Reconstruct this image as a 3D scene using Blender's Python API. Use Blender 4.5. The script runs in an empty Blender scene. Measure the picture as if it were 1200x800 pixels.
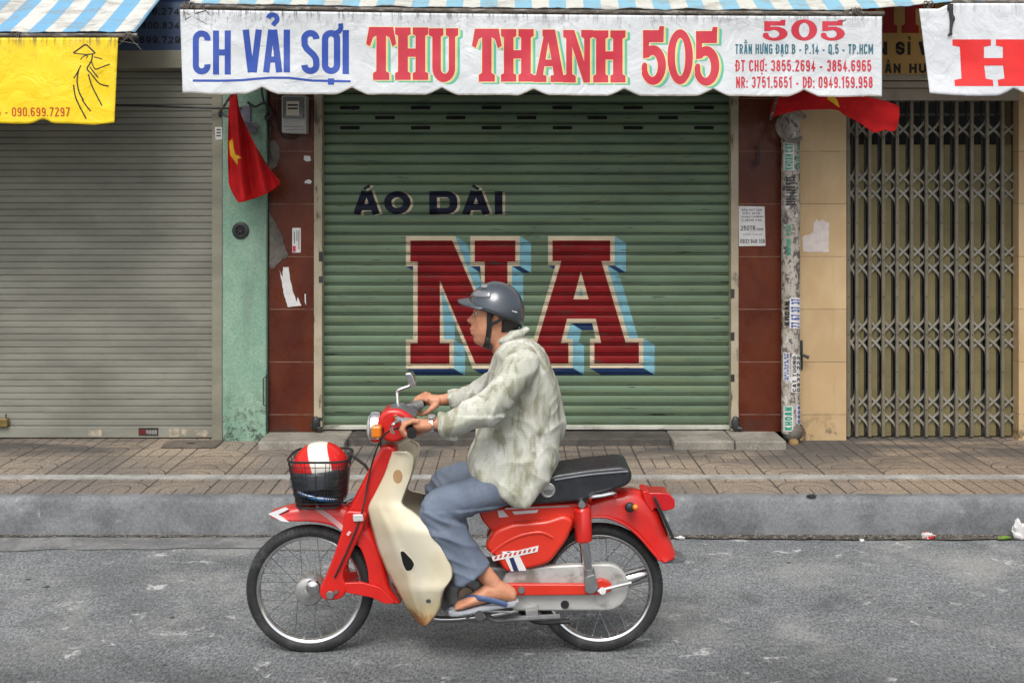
import bpy, bmesh, math, random
import numpy as np
from mathutils import Vector, Matrix, noise

random.seed(7)
S = bpy.context.scene
COL = S.collection
R = math.radians

# ------------------------------------------------------------------ camera, sky, sun, exposure
FPX, CAMH, HOR, CAMY = 1400.0, 1.79, 240.0, -8.095      # focal (px of a 1200 wide frame), eye height, horizon row, distance to the shop fronts
cam = bpy.data.objects.new('camera', bpy.data.cameras.new('camera'))
COL.objects.link(cam); S.camera = cam
cam.location = (0, CAMY, CAMH); cam.rotation_euler = (R(90), 0, 0)
cam.data.lens = 42; cam.data.sensor_width = 36; cam.data.shift_y = -160 / 1200.0
cam.data.clip_end = 500; cam.data.clip_start = 0.05

SUN_EL, SUN_AZ = 54, 10          # azimuth: degrees from straight behind the camera, towards the left
W = bpy.data.worlds.new('World'); S.world = W; W.use_nodes = True
nt = W.node_tree; nt.nodes.clear()
sky = nt.nodes.new('ShaderNodeTexSky'); sky.sky_type = 'NISHITA'; sky.sun_disc = False
sky.sun_elevation = R(SUN_EL); sky.sun_rotation = R(180 + SUN_AZ)
sky.air_density = 1.0; sky.dust_density = 4.0; sky.ozone_density = 1.0
hs = nt.nodes.new('ShaderNodeHueSaturation'); hs.inputs['Saturation'].default_value = 0.22
bg = nt.nodes.new('ShaderNodeBackground'); bg.inputs['Strength'].default_value = 0.15
ow = nt.nodes.new('ShaderNodeOutputWorld')
nt.links.new(sky.outputs[0], hs.inputs['Color']); nt.links.new(hs.outputs[0], bg.inputs[0]); nt.links.new(bg.outputs[0], ow.inputs[0])
sd = bpy.data.lights.new('sun', 'SUN'); sd.energy = 1.4; sd.angle = R(30); sd.color = (1.0, 0.965, 0.91)
sun = bpy.data.objects.new('sun', sd); COL.objects.link(sun)
_d = Vector((math.sin(R(SUN_AZ)) * math.cos(R(SUN_EL)), math.cos(R(SUN_AZ)) * math.cos(R(SUN_EL)), -math.sin(R(SUN_EL))))
sun.rotation_euler = _d.to_track_quat('-Z', 'Y').to_euler()
sun.location = (0, -4, 9)
S.view_settings.view_transform = 'Standard'; S.view_settings.look = 'None'
S.view_settings.exposure = 0.33; S.view_settings.gamma = 1.0; S.view_settings.use_curve_mapping = False

# ------------------------------------------------------------------ placing
def P(px, py, Y):
    d = Y - CAMY
    return Vector(((px - 600) * d / FPX, Y, CAMH - (py - HOR) * d / FPX))
BY = -3.292                       # the plane the motorbike rides in
def B(px, py, dy=0.0):
    return P(px, py, BY + dy)
def wx(px, Y=0.0): return (px - 600) * (Y - CAMY) / FPX
def wz(py, Y=0.0): return CAMH - (py - HOR) * (Y - CAMY) / FPX
GZ = 0.20                         # height of the pavement

# ------------------------------------------------------------------ materials
def lin(c):
    if isinstance(c, str):
        c = [int(c[i:i + 2], 16) / 255 for i in (0, 2, 4)]
        c = [x / 12.92 if x <= 0.04045 else ((x + 0.055) / 1.055) ** 2.4 for x in c]
    return (c[0], c[1], c[2], 1.0)

class NT:
    def __init__(s, name):
        s.m = bpy.data.materials.new(name); s.m.use_nodes = True
        s.t = s.m.node_tree; s.t.nodes.clear()
        s.out = s.n('ShaderNodeOutputMaterial'); s.b = s.n('ShaderNodeBsdfPrincipled')
        s.l(s.b.outputs[0], s.out.inputs['Surface'])
    def n(s, k): return s.t.nodes.new(k)
    def l(s, a, b): s.t.links.new(a, b)
    def set(s, sock, v):
        if hasattr(v, 'is_output'): s.l(v, sock)
        else: sock.default_value = v
    def math(s, op, a, b=0.0, c=0.0):
        x = s.n('ShaderNodeMath'); x.operation = op
        s.set(x.inputs[0], a); s.set(x.inputs[1], b); s.set(x.inputs[2], c); return x.outputs[0]
    def coord(s, kind='Object', scale=(1, 1, 1)):
        if kind == 'World': o = s.n('ShaderNodeNewGeometry').outputs['Position']
        else: o = s.n('ShaderNodeTexCoord').outputs[kind]
        mp = s.n('ShaderNodeMapping'); mp.inputs['Scale'].default_value = scale
        s.l(o, mp.inputs['Vector']); return mp.outputs[0]
    def noise(s, v, scale, detail=4, rough=0.55, dist=0.0):
        x = s.n('ShaderNodeTexNoise'); s.l(v, x.inputs['Vector'])
        x.inputs['Scale'].default_value = scale; x.inputs['Detail'].default_value = detail
        x.inputs['Roughness'].default_value = rough; x.inputs['Distortion'].default_value = dist
        return x.outputs['Fac']
    def vor(s, v, scale, feat='F1', rnd=1.0):
        x = s.n('ShaderNodeTexVoronoi'); x.feature = feat; s.l(v, x.inputs['Vector']); x.inputs['Scale'].default_value = scale
        x.inputs['Randomness'].default_value = rnd; return x
    def ramp(s, f, a, b, lo=0.0, hi=1.0, smooth=True):
        x = s.n('ShaderNodeMapRange'); x.interpolation_type = 'SMOOTHSTEP' if smooth else 'LINEAR'
        s.set(x.inputs[0], f)
        for i, q in enumerate((a, b, lo, hi)): x.inputs[i + 1].default_value = q
        return x.outputs[0]
    def mix(s, f, a, b, mode='MIX'):
        x = s.n('ShaderNodeMix'); x.data_type = 'RGBA'; x.blend_type = mode
        s.set(x.inputs[0], f); s.set(x.inputs[6], a); s.set(x.inputs[7], b); return x.outputs[2]
    def mul(s, c, f):                          # scale a colour by a value
        x = s.n('ShaderNodeVectorMath'); x.operation = 'SCALE'; s.set(x.inputs[0], c if hasattr(c, 'is_output') else c[:3]); s.set(x.inputs['Scale'], f)
        return x.outputs[0]
    def sep(s, v):
        x = s.n('ShaderNodeSeparateXYZ'); s.l(v, x.inputs[0]); return x.outputs
    def bump(s, h, strength=0.3, dist=0.01):
        x = s.n('ShaderNodeBump'); x.inputs['Strength'].default_value = strength; x.inputs['Distance'].default_value = dist
        s.l(h, x.inputs['Height']); s.l(x.outputs[0], s.b.inputs['Normal'])
    def fin(s, col=None, rough=None, metal=None, spec=None):
        for k, v in (('Base Color', col), ('Roughness', rough), ('Metallic', metal), ('Specular IOR Level', spec)):
            if v is not None: s.set(s.b.inputs[k], v)
        return s.m

def mat(name, col, rough=0.6, metal=0.0, var=0.12, vs=5, dirt=None, dt=(0.52, 0.72), ds=4, dstretch=(1, 1, 1), bump=0.0, bs=90, coat=0.0, spec=0.5, space='Object', sss=0.0):
    N = NT(name); c = lin(col)
    v = N.coord(space)
    f = N.ramp(N.noise(v, vs, 5), 0.3, 0.7, 1 - var, 1 + var)
    colr = N.mul(c, f)
    if dirt:
        dc, amt = dirt
        k = N.math('MULTIPLY', N.ramp(N.noise(N.coord(space, dstretch), ds, 6, 0.65), dt[0], dt[1]), amt)
        colr = N.mix(k, colr, lin(dc))
    if bump: N.bump(N.noise(v, bs, 3), bump, 0.004)
    if coat: N.b.inputs['Coat Weight'].default_value = coat; N.b.inputs['Coat Roughness'].default_value = 0.08
    if sss:
        N.b.inputs['Subsurface Weight'].default_value = sss; N.b.inputs['Subsurface Radius'].default_value = (0.012, 0.005, 0.003)
    return N.fin(colr, N.ramp(N.noise(v, vs * 3, 3), 0.3, 0.7, max(0.03, rough - 0.08), min(1, rough + 0.08)), metal, spec)

# ------------------------------------------------------------------ mesh building
class MB:
    def __init__(s): s.v = []; s.f = []
    def add(s, vs, fs):
        o = len(s.v); s.v.extend([Vector(q) for q in vs]); s.f.extend([[i + o for i in f] for f in fs]); return s
    def box(s, x0, x1, y0, y1, z0, z1):
        return s.add([(x, y, z) for z in (z0, z1) for y in (y0, y1) for x in (x0, x1)],
                     [(0, 2, 3, 1), (4, 5, 7, 6), (0, 1, 5, 4), (2, 6, 7, 3), (0, 4, 6, 2), (1, 3, 7, 5)])
    def loft(s, rings, caps=True, closed=True):
        n = len(rings[0]); vs = [p for r in rings for p in r]; fs = []
        for i in range(len(rings) - 1):
            for j in range(n if closed else n - 1):
                k = (j + 1) % n
                fs.append((i * n + j, i * n + k, (i + 1) * n + k, (i + 1) * n + j))
        if caps and closed:
            fs.append(tuple(reversed(range(n)))); fs.append(tuple((len(rings) - 1) * n + j for j in range(n)))
        return s.add(vs, fs)
    def tube(s, pts, r, n=10, caps=True, flat=1.0, up=None):
        pts = [Vector(p) for p in pts]; m = len(pts)
        rs = r if isinstance(r, (list, tuple)) else [r] * m
        rings = []; prev = None
        for i, p in enumerate(pts):
            t = (pts[min(i + 1, m - 1)] - pts[max(i - 1, 0)]).normalized()
            if prev is None:
                a = Vector(up) if up else (Vector((0, 0, 1)) if abs(t.z) < 0.9 else Vector((0, 1, 0)))
                u = (a - t * a.dot(t)).normalized()
            else:
                u = (prev - t * prev.dot(t)).normalized()
            prev = u; w = t.cross(u)
            rings.append([p + (u * math.cos(q) + w * math.sin(q) * flat) * rs[i] for q in (2 * math.pi * k / n for k in range(n))])
        return s.loft(rings, caps)
    def lathe(s, c, axis, prof, n=40, caps=False):
        c = Vector(c); a = Vector(axis).normalized()
        u = a.orthogonal().normalized(); w = a.cross(u)
        if abs(a.y) > 0.99: u = Vector((1, 0, 0)); w = a.cross(u)
        rings = [[c + a * h + (u * math.cos(q) + w * math.sin(q)) * r for q in (2 * math.pi * k / n for k in range(n))] for r, h in prof]
        return s.loft(rings, caps)
    def ball(s, c, r, n=20, m=12, rot=None):
        c = Vector(c); r = (r, r, r) if not hasattr(r, '__len__') else r
        rings = []
        for i in range(m + 1):
            th = math.pi * (0.02 + 0.96 * i / m)
            ring = []
            for k in range(n):
                q = 2 * math.pi * k / n
                p = Vector((r[0] * math.sin(th) * math.cos(q), r[1] * math.sin(th) * math.sin(q), -r[2] * math.cos(th)))
                if rot: p = rot @ p
                ring.append(c + p)
            rings.append(ring)
        return s.loft(rings, True)
    def prism(s, pts, y0, y1):                 # pts: (x, z) outline, extruded from y0 (near) to y1 (far)
        n = len(pts)
        area = sum(pts[i][0] * pts[(i + 1) % n][1] - pts[(i + 1) % n][0] * pts[i][1] for i in range(n))
        if area < 0: pts = pts[::-1]
        vs = [(x, y0, z) for x, z in pts] + [(x, y1, z) for x, z in pts]
        fs = [tuple(range(n)), tuple(reversed(range(n, 2 * n)))] + [(i, i + n, (i + 1) % n + n, (i + 1) % n) for i in range(n)]
        return s.add(vs, fs)
    def bprism(s, poly, dy0, dy1, ref=None):   # outline in photo pixels at the motorbike's near face
        q = [B(x, y, dy0 if ref is None else ref) for x, y in poly]
        return s.prism([(p.x, p.z) for p in q], BY + dy0, BY + dy1)

def world_loc(o):
    v = Vector((0, 0, 0))
    while o is not None: v += o.location; o = o.parent
    return v
def finish(o, mats, smooth=True, ang=38, bevel=0, seg=2, subsurf=0, solid=0):
    me = o.data
    for m in (mats if isinstance(mats, (list, tuple)) else [mats]): me.materials.append(m)
    me.polygons.foreach_set('use_smooth', [bool(smooth)] * len(me.polygons))
    if smooth and not bevel:
        me.set_sharp_from_angle(angle=R(ang))
    if solid:
        k = o.modifiers.new('solid', 'SOLIDIFY'); k.thickness = solid; k.offset = 0
    if bevel:
        k = o.modifiers.new('bevel', 'BEVEL'); k.width = bevel; k.segments = seg; k.limit_method = 'ANGLE'; k.angle_limit = R(40); k.harden_normals = True
    if subsurf:
        k = o.modifiers.new('sub', 'SUBSURF'); k.levels = subsurf; k.render_levels = subsurf
def link(name, me, parent=None, loc=None):
    o = bpy.data.objects.new(name, me); COL.objects.link(o)
    if parent is not None: o.parent = parent
    base = world_loc(parent) if parent is not None else Vector((0, 0, 0))
    if loc is not None: o.location = Vector(loc) - base
    return o
def build(mb, name, m, parent=None, loc=None, **kw):
    me = bpy.data.meshes.new(name)
    base = Vector(loc) if loc is not None else (world_loc(parent) if parent is not None else Vector((0, 0, 0)))
    me.from_pydata([tuple(Vector(p) - base) for p in mb.v], [], mb.f); me.validate(); 
    bm = bmesh.new(); bm.from_mesh(me)
    if not kw.pop('open_', False): bmesh.ops.recalc_face_normals(bm, faces=bm.faces)
    bm.to_mesh(me); bm.free()
    o = link(name, me, parent, loc)
    finish(o, m, **kw); return o
def thing(name, label, cat, loc=(0, 0, 0), group=None):
    o = bpy.data.objects.new(name, None); COL.objects.link(o); o.location = loc; o.empty_display_size = 0.1
    return tag(o, label, cat, group)
def tag(o, label, cat, group=None):
    o['label'] = label; o['category'] = cat
    if group: o['group'] = group
    return o
def struct(o, kind='structure'): o['kind'] = kind; return o
def copy_to(o, parent, loc=None):
    c = o.copy(); COL.objects.link(c); c.parent = parent
    if loc is not None: c.location = loc
    return c
def fillet(poly, r, k=4):
    out = []; n = len(poly)
    for i in range(n):
        a, b, c = (Vector(poly[(i + j) % n]) for j in (-1, 0, 1))
        la, lc = (a - b).length, (c - b).length
        d = min(r, la * 0.48, lc * 0.48)
        p0 = b + (a - b) * (d / la); p1 = b + (c - b) * (d / lc)
        for j in range(k + 1):
            t = j / k; q = p0 * (1 - t) ** 2 + b * 2 * t * (1 - t) + p1 * t * t
            out.append((q.x, q.y))
    return out
def spline(pts, per=6):                        # open Catmull-Rom
    pts = [Vector(p) for p in pts]; out = []
    for i in range(len(pts) - 1):
        p0, p1, p2, p3 = pts[max(i - 1, 0)], pts[i], pts[i + 1], pts[min(i + 2, len(pts) - 1)]
        for j in range(per):
            t = j / per
            out.append(0.5 * ((2 * p1) + (p2 - p0) * t + (2 * p0 - 5 * p1 + 4 * p2 - p3) * t * t + (3 * p1 - p0 - 3 * p2 + p3) * t ** 3))
    out.append(pts[-1]); return out

# ------------------------------------------------------------------ lettering: flat shapes (u right, v up, layer) -> bmesh cut on grid lines -> mapped on to a surface
from mathutils.geometry import tessellate_polygon
class Flat:
    def __init__(s): s.v = []; s.f = []; s.k = 0
    def poly(s, pts, holes=(), lift=None):
        if lift is None: s.k += 1; lift = s.k * 0.00003
        loops = [[Vector((x, y, 0)) for x, y in l] for l in [pts, *holes]]
        flat = [p for l in loops for p in l]; o = len(s.v)
        s.v += [(p.x, p.y, lift) for p in flat]
        for t in tessellate_polygon(loops):
            a, b, c = (flat[i] for i in t)
            if abs((b - a).cross(c - a).z) < 1e-12: continue
            s.f.append([o + i for i in t])
        return s
    def ribbon(s, pts, t, lift=None):
        if lift is None: s.k += 1; lift = s.k * 0.00003
        pts = [Vector(p) for p in pts]; n = len(pts); o = len(s.v)
        cl = (pts[0] - pts[-1]).length < 1e-6
        for i, p in enumerate(pts):
            a = pts[i] - pts[i - 1] if i else (pts[-1] - pts[-2] if cl else pts[1] - pts[0])
            b = pts[i + 1] - pts[i] if i < n - 1 else (pts[1] - pts[0] if cl else a)
            a = a.normalized(); b = b.normalized()
            na = Vector((-a.y, a.x)); nb = Vector((-b.y, b.x)); m = (na + nb)
            m = m.normalized() if m.length > 1e-6 else na
            k = min(1 / max(m.dot(na), 0.3), 2.2)
            for sg in (1, -1):
                q = p + m * (sg * t / 2 * k); s.v.append((q.x, q.y, lift))
        for i in range(n - 1):
            s.f.append([o + 2 * i, o + 2 * i + 1, o + 2 * i + 3, o + 2 * i + 2])
        return s
def cut_map(fl, fn, us=(), vs=()):
    bm = bmesh.new(); vv = [bm.verts.new(p) for p in fl.v]
    for f in fl.f:
        try: bm.faces.new([vv[i] for i in f])
        except ValueError: pass
    for axis, cuts in ((0, us), (1, vs)):
        if not len(cuts): continue
        lo = min(p[axis] for p in fl.v); hi = max(p[axis] for p in fl.v)
        for c in cuts:
            if lo < c < hi:
                no = [0, 0, 0]; no[axis] = 1; co = [0, 0, 0]; co[axis] = c
                bmesh.ops.bisect_plane(bm, geom=bm.verts[:] + bm.edges[:] + bm.faces[:], plane_co=co, plane_no=no, dist=1e-6)
    for v in bm.verts: v.co = fn(v.co.x, v.co.y, v.co.z)
    mb = MB(); bm.verts.ensure_lookup_table(); bm.verts.index_update()
    mb.v = [v.co.copy() for v in bm.verts]; mb.f = [[v.index for v in f.verts] for f in bm.faces]
    bm.free(); return mb

def arc(cx, cy, rx, ry, a0, a1, n=12):
    return [(cx + rx * math.cos(R(a0 + (a1 - a0) * i / n)), cy + ry * math.sin(R(a0 + (a1 - a0) * i / n))) for i in range(n + 1)]
def glyph(ch, w, t):
    """Strokes of one condensed sans letter in a box w wide and 1 high; t is the stroke thickness."""
    h = t / 2; L, Rr, T, Bm, C = h, w - h, 1 - h, h, w / 2
    r = max(min((Rr - L) / 2, 0.5 - h), 0.02)
    o = [(Rr, 1 - h - r), *arc(C, T - r, (Rr - L) / 2, r, 0, 180)[1:], *arc(C, Bm + r, (Rr - L) / 2, r, 180, 360), (Rr, 1 - h - r)]
    rx = (Rr - L) / 2; M = 0.5
    g = {
        'I': [[(C, 0), (C, 1)]], 'O': [o], '0': [o], 'Q': [o, [(C, 0.22), (w, -0.05)]],
        'H': [[(L, 0), (L, 1)], [(Rr, 0), (Rr, 1)], [(L, .5), (Rr, .5)]],
        'C': [[*arc(C, T - r, rx, r, -12, 180), *arc(C, Bm + r, rx, r, 180, 372)]],
        'G': [[*arc(C, T - r, rx, r, -5, 180), *arc(C, Bm + r, rx, r, 180, 360), (Rr, .5), (C, .5)]],
        'V': [[(h * .95, 1), (C - h * .42, 0)], [(C + h * .42, 0), (w - h * .95, 1)]],
        'A': [[(h * .95, 0), (C - h * .42, 1)], [(C + h * .42, 1), (w - h * .95, 0)], [(w * .24, .3), (w * .76, .3)]],
        'S': [[*arc(C, T - r, rx, r, 0, 180), (L + rx * .06, .5 + .16), (L + rx * .45, .5 + .07), (Rr - rx * .45, .5 - .07), (Rr - rx * .06, .5 - .16), *arc(C, Bm + r, rx, r, 0, -180)]],
        'T': [[(0, T), (w, T)], [(C, 0), (C, T)]], 'E': [[(w, T), (L, T), (L, Bm), (w, Bm)], [(L, .5), (w * .85, .5)]],
        'L': [[(L, 1), (L, Bm), (w, Bm)]], 'F': [[(w, T), (L, T), (L, 0)], [(L, .5), (w * .85, .5)]],
        'R': [[(L, 0), (L, T), *arc(Rr - .2, T - .22, .2, .22, 90, -90), (L, T - .44)], [(C, .48), (Rr, 0)]],
        'P': [[(L, 0), (L, T), *arc(Rr - .2, T - .23, .2, .23, 90, -90), (L, T - .46)]],
        'B': [[(L, 0), (L, T), *arc(Rr - .2, T - .21, .18, .21, 90, -90), (L, T - .42)], [(L, T - .42), *arc(Rr - .2, Bm + .24, .2, .24, 90, -90), (L, Bm), (L, Bm + .1)]],
        'D': [[(L, 0), (L, T), *arc(Rr - .26, T - .26, .26, .26, 90, 0, 6), *arc(Rr - .26, Bm + .26, .26, .26, 0, -90, 6), (L, Bm), (L, .2)]],
        'N': [[(L, 0), (L, 1)], [(Rr, 0), (Rr, 1)], [(L, 1 - h), (Rr, h)]],
        'M': [[(L, 0), (L, 1)], [(Rr, 0), (Rr, 1)], [(L, 1 - h), (C, .3), (Rr, 1 - h)]],
        'U': [[(L, 1), *arc(C, Bm + r, rx, r, 180, 360), (Rr, 1)]],
        'K': [[(L, 0), (L, 1)], [(Rr, 1), (L, .42)], [(w * .45, .6), (Rr, 0)]],
        'X': [[(h, 0), (w - h, 1)], [(h, 1), (w - h, 0)]], 'Y': [[(h, 1), (C, .45), (w - h, 1)], [(C, 0), (C, .45)]],
        '1': [[(C + .04, 0), (C + .04, T), (C - .14, T - .14)]],
        '2': [[*arc(C, T - r, rx, r, 175, -25), (L, Bm), (w, Bm)]],
        '3': [[*arc(C, T - .21, rx, .21, 165, -85)], [*arc(C, Bm + .245, rx, .245, 85, -165)]],
        '4': [[(Rr - .1, 0), (Rr - .1, T), (L, .3), (w, .3)]],
        '5': [[(Rr, T), (L + .02, T), (L, .52), *arc(C, Bm + .27, rx, .27, 130, -165)]],
        '6': [[*arc(C, T - r, rx, r, 10, 180), *arc(C, Bm + .26, rx, .26, 180, 540)]],
        '7': [[(0, T), (Rr, T), (C - .08, 0)]],
        '8': [[*arc(C, T - .2, rx * .92, .2, 0, 360)], [*arc(C, Bm + .245, rx, .245, 0, 360)]],
        '9': [[*arc(C, Bm + r, rx, r, 190, 360), *arc(C, T - .26, rx, .26, 0, 360)]],
        '-': [[(w * .12, .38), (w * .88, .38)]], '.': [[(C, 0), (C, t * 1.05)]], ':': [[(C, 0), (C, t)], [(C, .5), (C, .5 + t)]],
        '/': [[(0, 0), (w, 1)]], ' ': [],
    }
    return g[ch]
ACC = {'Ả': ('A', '?'), 'Á': ('A', '/'), 'À': ('A', '`'), 'Ầ': ('A', '^`'), 'Ấ': ('A', '^/'), 'Ạ': ('A', '_'), 'Ợ': ('O', '+_'), 'Ơ': ('O', '+'), 'Ư': ('U', '+'), 'Ừ': ('U', '+`'), 'Ỉ': ('I', '?'), 'Đ': ('D', '='), 'Ắ': ('A', '^/'), 'Ặ': ('A', '^_')}
def text(fl, s, u0, v0, height, width=None, cw=0.5, t=0.17, gap=0.09, space=0.35, lift=None):
    """Write s with its lower left corner at (u0, v0); the line is squeezed to `width` if that is given."""
    items = []; x = 0
    for ch in s:
        base, acc = ACC.get(ch, (ch, ''))
        if base == ' ': x += space; continue
        w = {'I': t * 1.02, '.': t * 1.05, ':': t * 1.05, '1': cw * .72, 'M': cw * 1.35, '-': cw * .75, 'T': cw * .95}.get(base, cw)
        items.append((base, acc, x, w)); x += w + gap
    total = x - gap
    sx = (width / total) if width else height
    for base, acc, x, w in items:
        st = [list(q) for q in glyph(base, w, t)]
        C = w / 2
        for a in acc:
            up = 1.08 + (0.2 if (a in '`/' and '^' in acc) else 0)
            if a == '?': st.append([*arc(C, up + .17, .1, .1, 170, -60, 8), (C + .005, up + .02)])
            if a == '/': st.append([(C - .1, up), (C + .12, up + .17)])
            if a == '`': st.append([(C + .1, up), (C - .12, up + .17)])
            if a == '^': st.append([(C - .19, up), (C, up + .16), (C + .19, up)])
            if a == '_': st.append([(C, -.1 - t), (C, -.1)])
            if a == '+': st.append([(w - t * .8, .93), (w - t * .15, .97), (w + t * .12, 1.05), (w + t * .05, 1.15)])
            if a == '=': st.append([(-t * .55, .53), (C * .95, .53)])
        for q in st:
            th = min(t, .15) * .75 if (acc and min(p[1] for p in q) > 0.9 and max(p[1] for p in q) > 1.05) else t
            n0 = len(fl.v); fl.ribbon(q, th, lift)
            for i in range(n0, len(fl.v)):
                a, b, c = fl.v[i]; fl.v[i] = (u0 + (a + x) * sx, v0 + b * height, c)
    return total * sx

# slab letters in a unit box
def mirror(pts): return pts + [(1 - x, y) for x, y in reversed(pts)]
SLAB = {
    'H': ([(0, 1), (.47, 1), (.47, .87), (.385, .84), (.385, .6), (.615, .6), (.615, .84), (.53, .87), (.53, 1), (1, 1), (1, .87), (.91, .84), (.91, .16), (1, .13), (1, 0), (.53, 0), (.53, .13), (.615, .16), (.615, .44), (.385, .44), (.385, .16), (.47, .13), (.47, 0), (0, 0), (0, .13), (.09, .16), (.09, .84), (0, .87)], []),
    'T': ([(.1, 1), (.9, 1), (1, .68), (.87, .63), (.77, .8), (.66, .84), (.66, .17), (.77, .13), (.77, 0), (.23, 0), (.23, .13), (.34, .17), (.34, .84), (.23, .8), (.13, .63), (0, .68)], []),
    'U': ([(0, 1), (.5, 1), (.5, .87), (.41, .84), (.41, .26), *arc(.545, .24, .135, .09, 180, 360, 8), (.68, .84), (.58, .87), (.58, 1), (1, 1), (1, .87), (.9, .84), (.9, .28), *arc(.51, .26, .39, .27, 0, -180, 14), (.12, .84), (0, .87)], []),
    'A': ([(.28, 1), (.66, 1), (.91, .14), (1, .12), (1, 0), (.52, 0), (.52, .12), (.62, .14), (.585, .3), (.335, .3), (.3, .14), (.4, .12), (.4, 0), (0, 0), (0, .12), (.08, .14), (.31, .86), (.28, .88)], [[(.455, .76), (.37, .43), (.55, .43)]]),
    'N': ([(0, 1), (.37, 1), (.7, .4), (.7, .84), (.6, .87), (.6, 1), (1, 1), (1, .87), (.9, .84), (.9, 0), (.68, 0), (.3, .68), (.3, .16), (.42, .13), (.42, 0), (0, 0), (0, .13), (.1, .16), (.1, .84), (0, .87)], []),
    '5': ([(.05, .93), (.68, .93), (.72, 1), (.9, 1), (.88, .72), (.3, .72), (.28, .6), *arc(.46, .325, .52, .345, 112, -155, 22), *arc(.12, .27, .13, .1, 215, 40, 8), *arc(.43, .31, .22, .19, 205, 490, 18), (.05, .44)], []),
    '0': (arc(.5, .5, .5, .52, 0, 360, 40)[:-1], [arc(.5, .5, .2, .36, 0, 360, 30)[:-1]]),
}
def place(ch, x0, x1, y0, y1):
    o, hs_ = SLAB[ch]; f = lambda l: [(x0 + a * (x1 - x0), y0 + b * (y1 - y0)) for a, b in l]
    return f(o), [f(h) for h in hs_]
def offset(poly, d):                       # grow a simple outline by d with mitred corners
    n = len(poly); area = sum(poly[i][0] * poly[(i + 1) % n][1] - poly[(i + 1) % n][0] * poly[i][1] for i in range(n))
    sg = 1 if area > 0 else -1; out = []
    for i in range(n):
        a, b, c = (Vector(poly[(i + j) % n]) for j in (-1, 0, 1))
        e, f = (b - a).normalized(), (c - b).normalized()
        na = Vector((e.y, -e.x)) * sg; nb = Vector((f.y, -f.x)) * sg; m = na + nb
        m = m.normalized() if m.length > 1e-6 else na
        out.append(tuple(b + m * d * min(1 / max(m.dot(na), .25), 1.7)))
    return out

# ------------------------------------------------------------------ the ground
def asphalt():
    N = NT('asphalt'); v = N.coord('World'); y = N.sep(v)[1]
    f1 = N.noise(N.coord('World', (1, 0.42, 1)), 95, 4, 0.85); f2 = N.noise(v, 1.1, 5)
    c = N.mix(N.ramp(f1, 0.36, 0.64), lin((0.070, 0.076, 0.081)), lin((0.235, 0.245, 0.252)))
    agg = N.vor(N.coord('World', (1, 0.5, 1)), 58).outputs['Distance']                                   # pale stone chips in the binder
    c = N.mix(N.math('MULTIPLY', N.ramp(agg, 0.24, 0.08), N.ramp(N.noise(v, 14, 3), 0.45, 0.60, 0.05, 0.75)), c, lin((0.40, 0.40, 0.39)))
    c = N.mul(c, N.ramp(f2, 0.3, 0.7, 0.82, 1.2))
    c = N.mul(c, N.ramp(N.noise(N.coord('World', (1, 0.75, 1)), 34, 7, 0.85), 0.3, 0.7, 0.80, 1.20))
    c = N.mul(c, N.ramp(N.noise(N.coord('World', (1, 0.8, 1)), 4.5, 6, 0.7), 0.3, 0.7, 0.88, 1.12))
    c = N.mul(c, N.ramp(N.math('ADD', y, N.math('MULTIPLY', N.noise(N.coord('World', (0.5, 1, 1)), 1.6, 4), 0.5)), -3.5, -2.9, 0.74, 1.08))      # worn, dusty side of the lane against the cleaner wheel track
    dust = N.math('MULTIPLY', N.ramp(N.noise(N.coord('World', (0.9, 0.9, 1)), 1.9, 8, 0.68, 0.3), 0.47, 0.66), N.ramp(y, -3.7, -2.9, 0.0, 0.62))
    c = N.mix(dust, c, N.mul(lin((0.33, 0.33, 0.315)), N.ramp(f1, 0.3, 0.7, 0.72, 1.2)))
    scuff = N.math('MULTIPLY', N.ramp(N.noise(N.coord('World', (0.75, 0.8, 1)), 8.0, 10, 0.8, 0.5), 0.565, 0.625), N.ramp(N.noise(v, 1.4, 3), 0.44, 0.58, 0.08, 1.0))
    c = N.mix(N.math('MULTIPLY', scuff, 0.8), c, lin((0.58, 0.58, 0.565)))
    stain = N.ramp(N.noise(N.coord('World', (1, 1, 1)), 2.3, 7, 0.66, 0.3), 0.57, 0.68)
    c = N.mix(N.math('MULTIPLY', stain, 0.38), c, lin((0.045, 0.047, 0.05)))
    spot = N.ramp(N.vor(v, 5.0).outputs['Distance'], 0.10, 0.05)
    c = N.mix(N.math('MULTIPLY', spot, N.ramp(N.noise(v, 2.7, 2), 0.5, 0.56)), c, lin((0.035, 0.035, 0.037)))
    h = N.math('ADD', N.math('MULTIPLY', f1, 0.7), N.math('MULTIPLY', agg, -0.6))
    N.bump(h, 0.8, 0.008)
    return N.fin(c, 0.88, 0.0, 0.25)
def concrete(name, base, dark, light, sc=1.0, rough=0.85):
    N = NT(name); v = N.coord('World')
    f = N.noise(v, 3.2 * sc, 7, 0.65, 0.4); g = N.noise(v, 70, 4, 0.85)
    c = N.mix(N.ramp(f, 0.32, 0.68), lin(dark), lin(base))
    c = N.mix(N.math('MULTIPLY', N.ramp(N.noise(v, 9 * sc, 7, 0.75, 0.5), 0.57, 0.72), 0.65), c, lin(light))
    c = N.mul(c, N.ramp(g, 0.3, 0.7, 0.76, 1.24))
    N.bump(N.math('ADD', g, N.noise(v, 30, 4)), 0.3, 0.005)
    return N.fin(c, rough, 0.0, 0.3)
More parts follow.
